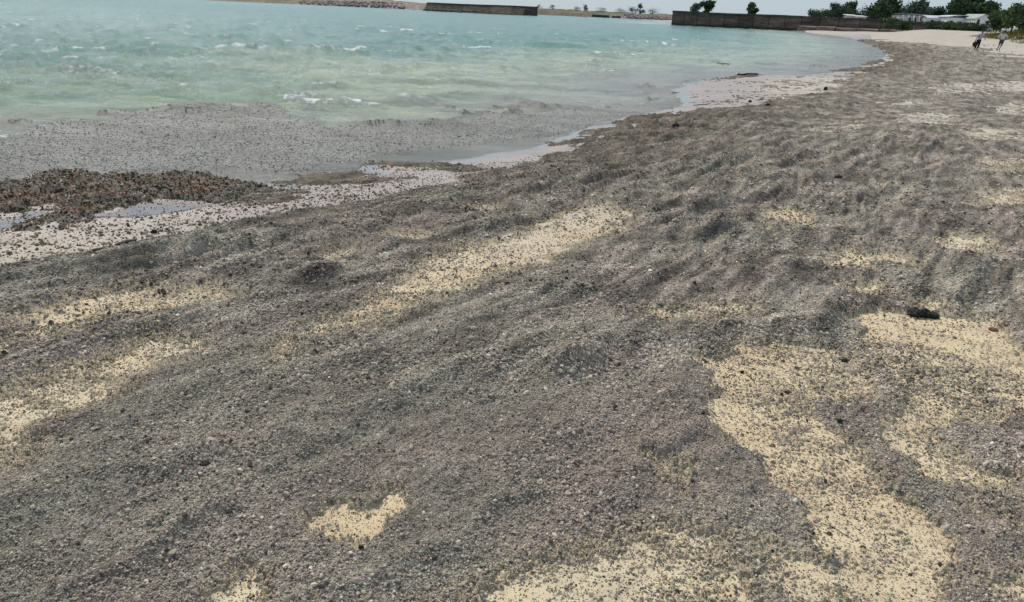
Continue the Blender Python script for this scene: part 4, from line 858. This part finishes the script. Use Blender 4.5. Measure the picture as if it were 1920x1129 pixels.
# ------------------------------------------------------------------ the two people
def skin_body(name, joints, edges, m, parent, sub=2):
    me = bpy.data.meshes.new(name); me.from_pydata([j[0] for j in joints], edges, []); me.materials.append(m)
    o = link(name, me, parent); o.modifiers.new('skin', 'SKIN')
    for i, j in enumerate(joints):
        v = me.skin_vertices[0].data[i]; v.radius = j[1] if hasattr(j[1], '__len__') else (j[1], j[1]); v.use_root = i == 0
    sm = o.modifiers.new('sub', 'SUBSURF'); sm.levels = sm.render_levels = sub
    return o
m_skin = mat('skin', (.20, .11, .075), .6); m_hair = mat('hair', (.015, .013, .012), .6)
def person(px, py, hpx, rz, label, J, shirtm, pantm, pant_full, hatm=None):
    x, y = W(px, py, 0); k_ = .99
    for it in range(12):                     # step along the ray until it meets the rising beach
        z = top_z(x, y); x, y = W(px, py, z)
    root = empty('person', (x, y, z-.02), label, 'person', None, rz)
    hip, chest, neck, head = J['hip'], J['chest'], J['neck'], J['head']
    jt = [(hip, (.15, .11)), (chest, (.17, .11)), (neck, .055), (head, .085), ((head[0], head[1], head[2]+.12), (.07, .08))]; ed = [(0, 1), (1, 2), (2, 3), (3, 4)]
    for sd in ('l', 'r'):
        a = J['arm_'+sd]; i0 = len(jt); jt += [(a[0], .06), (a[1], .043), (a[2], .03), (a[3], .038)]; ed += [(1, i0), (i0, i0+1), (i0+1, i0+2), (i0+2, i0+3)]
        g_ = J['leg_'+sd]; i0 = len(jt); jt += [(g_[0], .09), (g_[1], .06), (g_[2], .04), (g_[3], (.045, .03))]; ed += [(0, i0), (i0, i0+1), (i0+1, i0+2), (i0+2, i0+3)]
    skin_body('body', jt, ed, m_skin, root)
    V_ = Vector
    sj = [((hip[0], hip[1], hip[2]-.03), (.18, .135)), (chest, (.205, .14)), (V_(neck).lerp(V_(chest), .35), .09)]; se = [(0, 1), (1, 2)]
    for sd in ('l', 'r'):
        a = J['arm_'+sd]; i0 = len(sj); sj += [(a[0], .085), (a[1], .062), (V_(a[1]).lerp(V_(a[2]), .75 if sd == 'l' else .6), .05)]; se += [(1, i0), (i0, i0+1), (i0+1, i0+2)]
    skin_body('shirt', sj, se, shirtm, root)
    pj = [(hip, (.172, .13))]; pe = []
    for sd in ('l', 'r'):
        g_ = J['leg_'+sd]; i0 = len(pj); pj += [(g_[0], .115), (g_[1], .088)]; pe += [(0, i0), (i0, i0+1)]
        if pant_full: pj += [(V_(g_[1]).lerp(V_(g_[2]), .9), .07)]; pe += [(i0+1, i0+2)]
    skin_body('trousers' if pant_full else 'shorts', pj, pe, pantm, root)
    MB().rock((head[0], head[1]+.01, head[2]+.085), (.092, .105, .10), 3, sub=2, rough=.06).build('hair', m_hair, root, True)
    MB().rock((head[0], head[1]-.1, head[2]+.02), (.018, .025, .02), 1, sub=1, rough=.05).build('nose', m_skin, root, True)
    if hatm: MB().tube([(head[0], head[1], head[2]+.10), (head[0], head[1], head[2]+.115), (head[0], head[1], head[2]+.14), (head[0], head[1], head[2]+.24)], [.17, .165, .105, .08], 14).build('hat', hatm, root, True)
    for sd in ('l', 'r'):
        f = J['leg_'+sd][3]; MB().rock((f[0], f[1]-.03, f[2]), (.055, .13, .045), 2, sub=2, rough=.1).build('shoe', mat('shoe', (.05, .045, .04), .7), root, True)
        hnd = V_(J['arm_'+sd][3]); wr = V_(J['arm_'+sd][2]); d = (hnd-wr).normalized(); sx = d.orthogonal().normalized()
        h_ = MB()
        for q in range(4): b0 = hnd+sx*(q-1.5)*.018; h_.tube([b0-d*.01, b0+d*(.05+.008*(1 if q in (1, 2) else 0)), b0+d*.075+V_((0, .02, -.01))], [.009, .008, .006], 5)
        b0 = hnd-d*.02+sx*.03; h_.tube([b0, b0+sx*.035+d*.03], [.01, .007], 5); h_.build('hand', m_skin, root, True)
    return root, (x, y, z)
m_sh1 = spec_mat('lavender_shirt', (.32, .29, .36), (.48, .45, .52), 9); m_pt1 = spec_mat('black_trousers', (.008, .008, .008), (.02, .02, .02), 9)
m_sh2 = spec_mat('pale_shirt', (.40, .42, .40), (.62, .63, .60), 9); m_pt2 = spec_mat('dark_shorts', (.04, .045, .04), (.09, .095, .085), 9)
m_hat = spec_mat('straw_hat', (.38, .33, .22), (.5, .45, .32), 20)
J1 = dict(hip=(0, 0, .92), chest=(.05, -.05, 1.28), neck=(.09, -.08, 1.47), head=(.11, -.11, 1.58),
          arm_l=[(-.14, -.06, 1.38), (-.24, -.10, 1.12), (-.32, -.24, .92), (-.34, -.28, .84)], arm_r=[(.24, -.05, 1.38), (.38, .02, 1.16), (.44, -.14, 1.02), (.45, -.2, .98)],
          leg_l=[(-.09, 0, .84), (-.12, -.10, .48), (-.17, .10, .10), (-.17, .0, .03)], leg_r=[(.09, 0, .84), (.06, -.14, .47), (-.02, -.12, .10), (-.02, -.2, .03)])
J2 = dict(hip=(0, 0, .92), chest=(0, -.03, 1.28), neck=(.0, -.05, 1.47), head=(.02, -.07, 1.59),
          arm_l=[(-.19, -.02, 1.40), (-.36, .04, 1.18), (-.25, -.10, .98), (-.2, -.14, .95)], arm_r=[(.19, -.02, 1.40), (.38, .04, 1.20), (.30, -.10, .99), (.24, -.14, .95)],
          leg_l=[(-.09, 0, .84), (-.13, -.12, .48), (-.20, .06, .10), (-.20, -.03, .03)], leg_r=[(.09, 0, .84), (.07, .04, .47), (-.04, .16, .12), (-.04, .1, .05)])
p1, l1 = person(1831, 94, 32, -.3, 'person in lavender grey shirt and black trousers carrying a dark bag', J1, m_sh1, m_pt1, True, None)
p2, l2 = person(1874, 94, 32, -.5, 'person in a pale shirt and dark shorts walking with elbows out', J2, m_sh2, m_pt2, False, None)
# the bag hangs from the left hand
hx = Matrix.Rotation(-.3, 4, 'Z')@Vector((-.35, -.3, .80))
bagl = Vector(l1)+hx
bg_ = empty('bag', tuple(bagl), 'dark sack held low by the person in black trousers', 'bag')
mb = MB().rock((0, 0, -.30), (.17, .13, .24), 8, sub=3, rough=.18); mb.build('sack', spec_mat('dark_sack', (.012, .012, .011), (.045, .045, .04), 12), bg_, True)
MB().tube([(-.07, 0, -.12), (-.03, 0, -.02), (.0, 0, .02), (.03, 0, -.02), (.07, 0, -.12)], .012, 6).build('handle', m_blk, bg_, True)
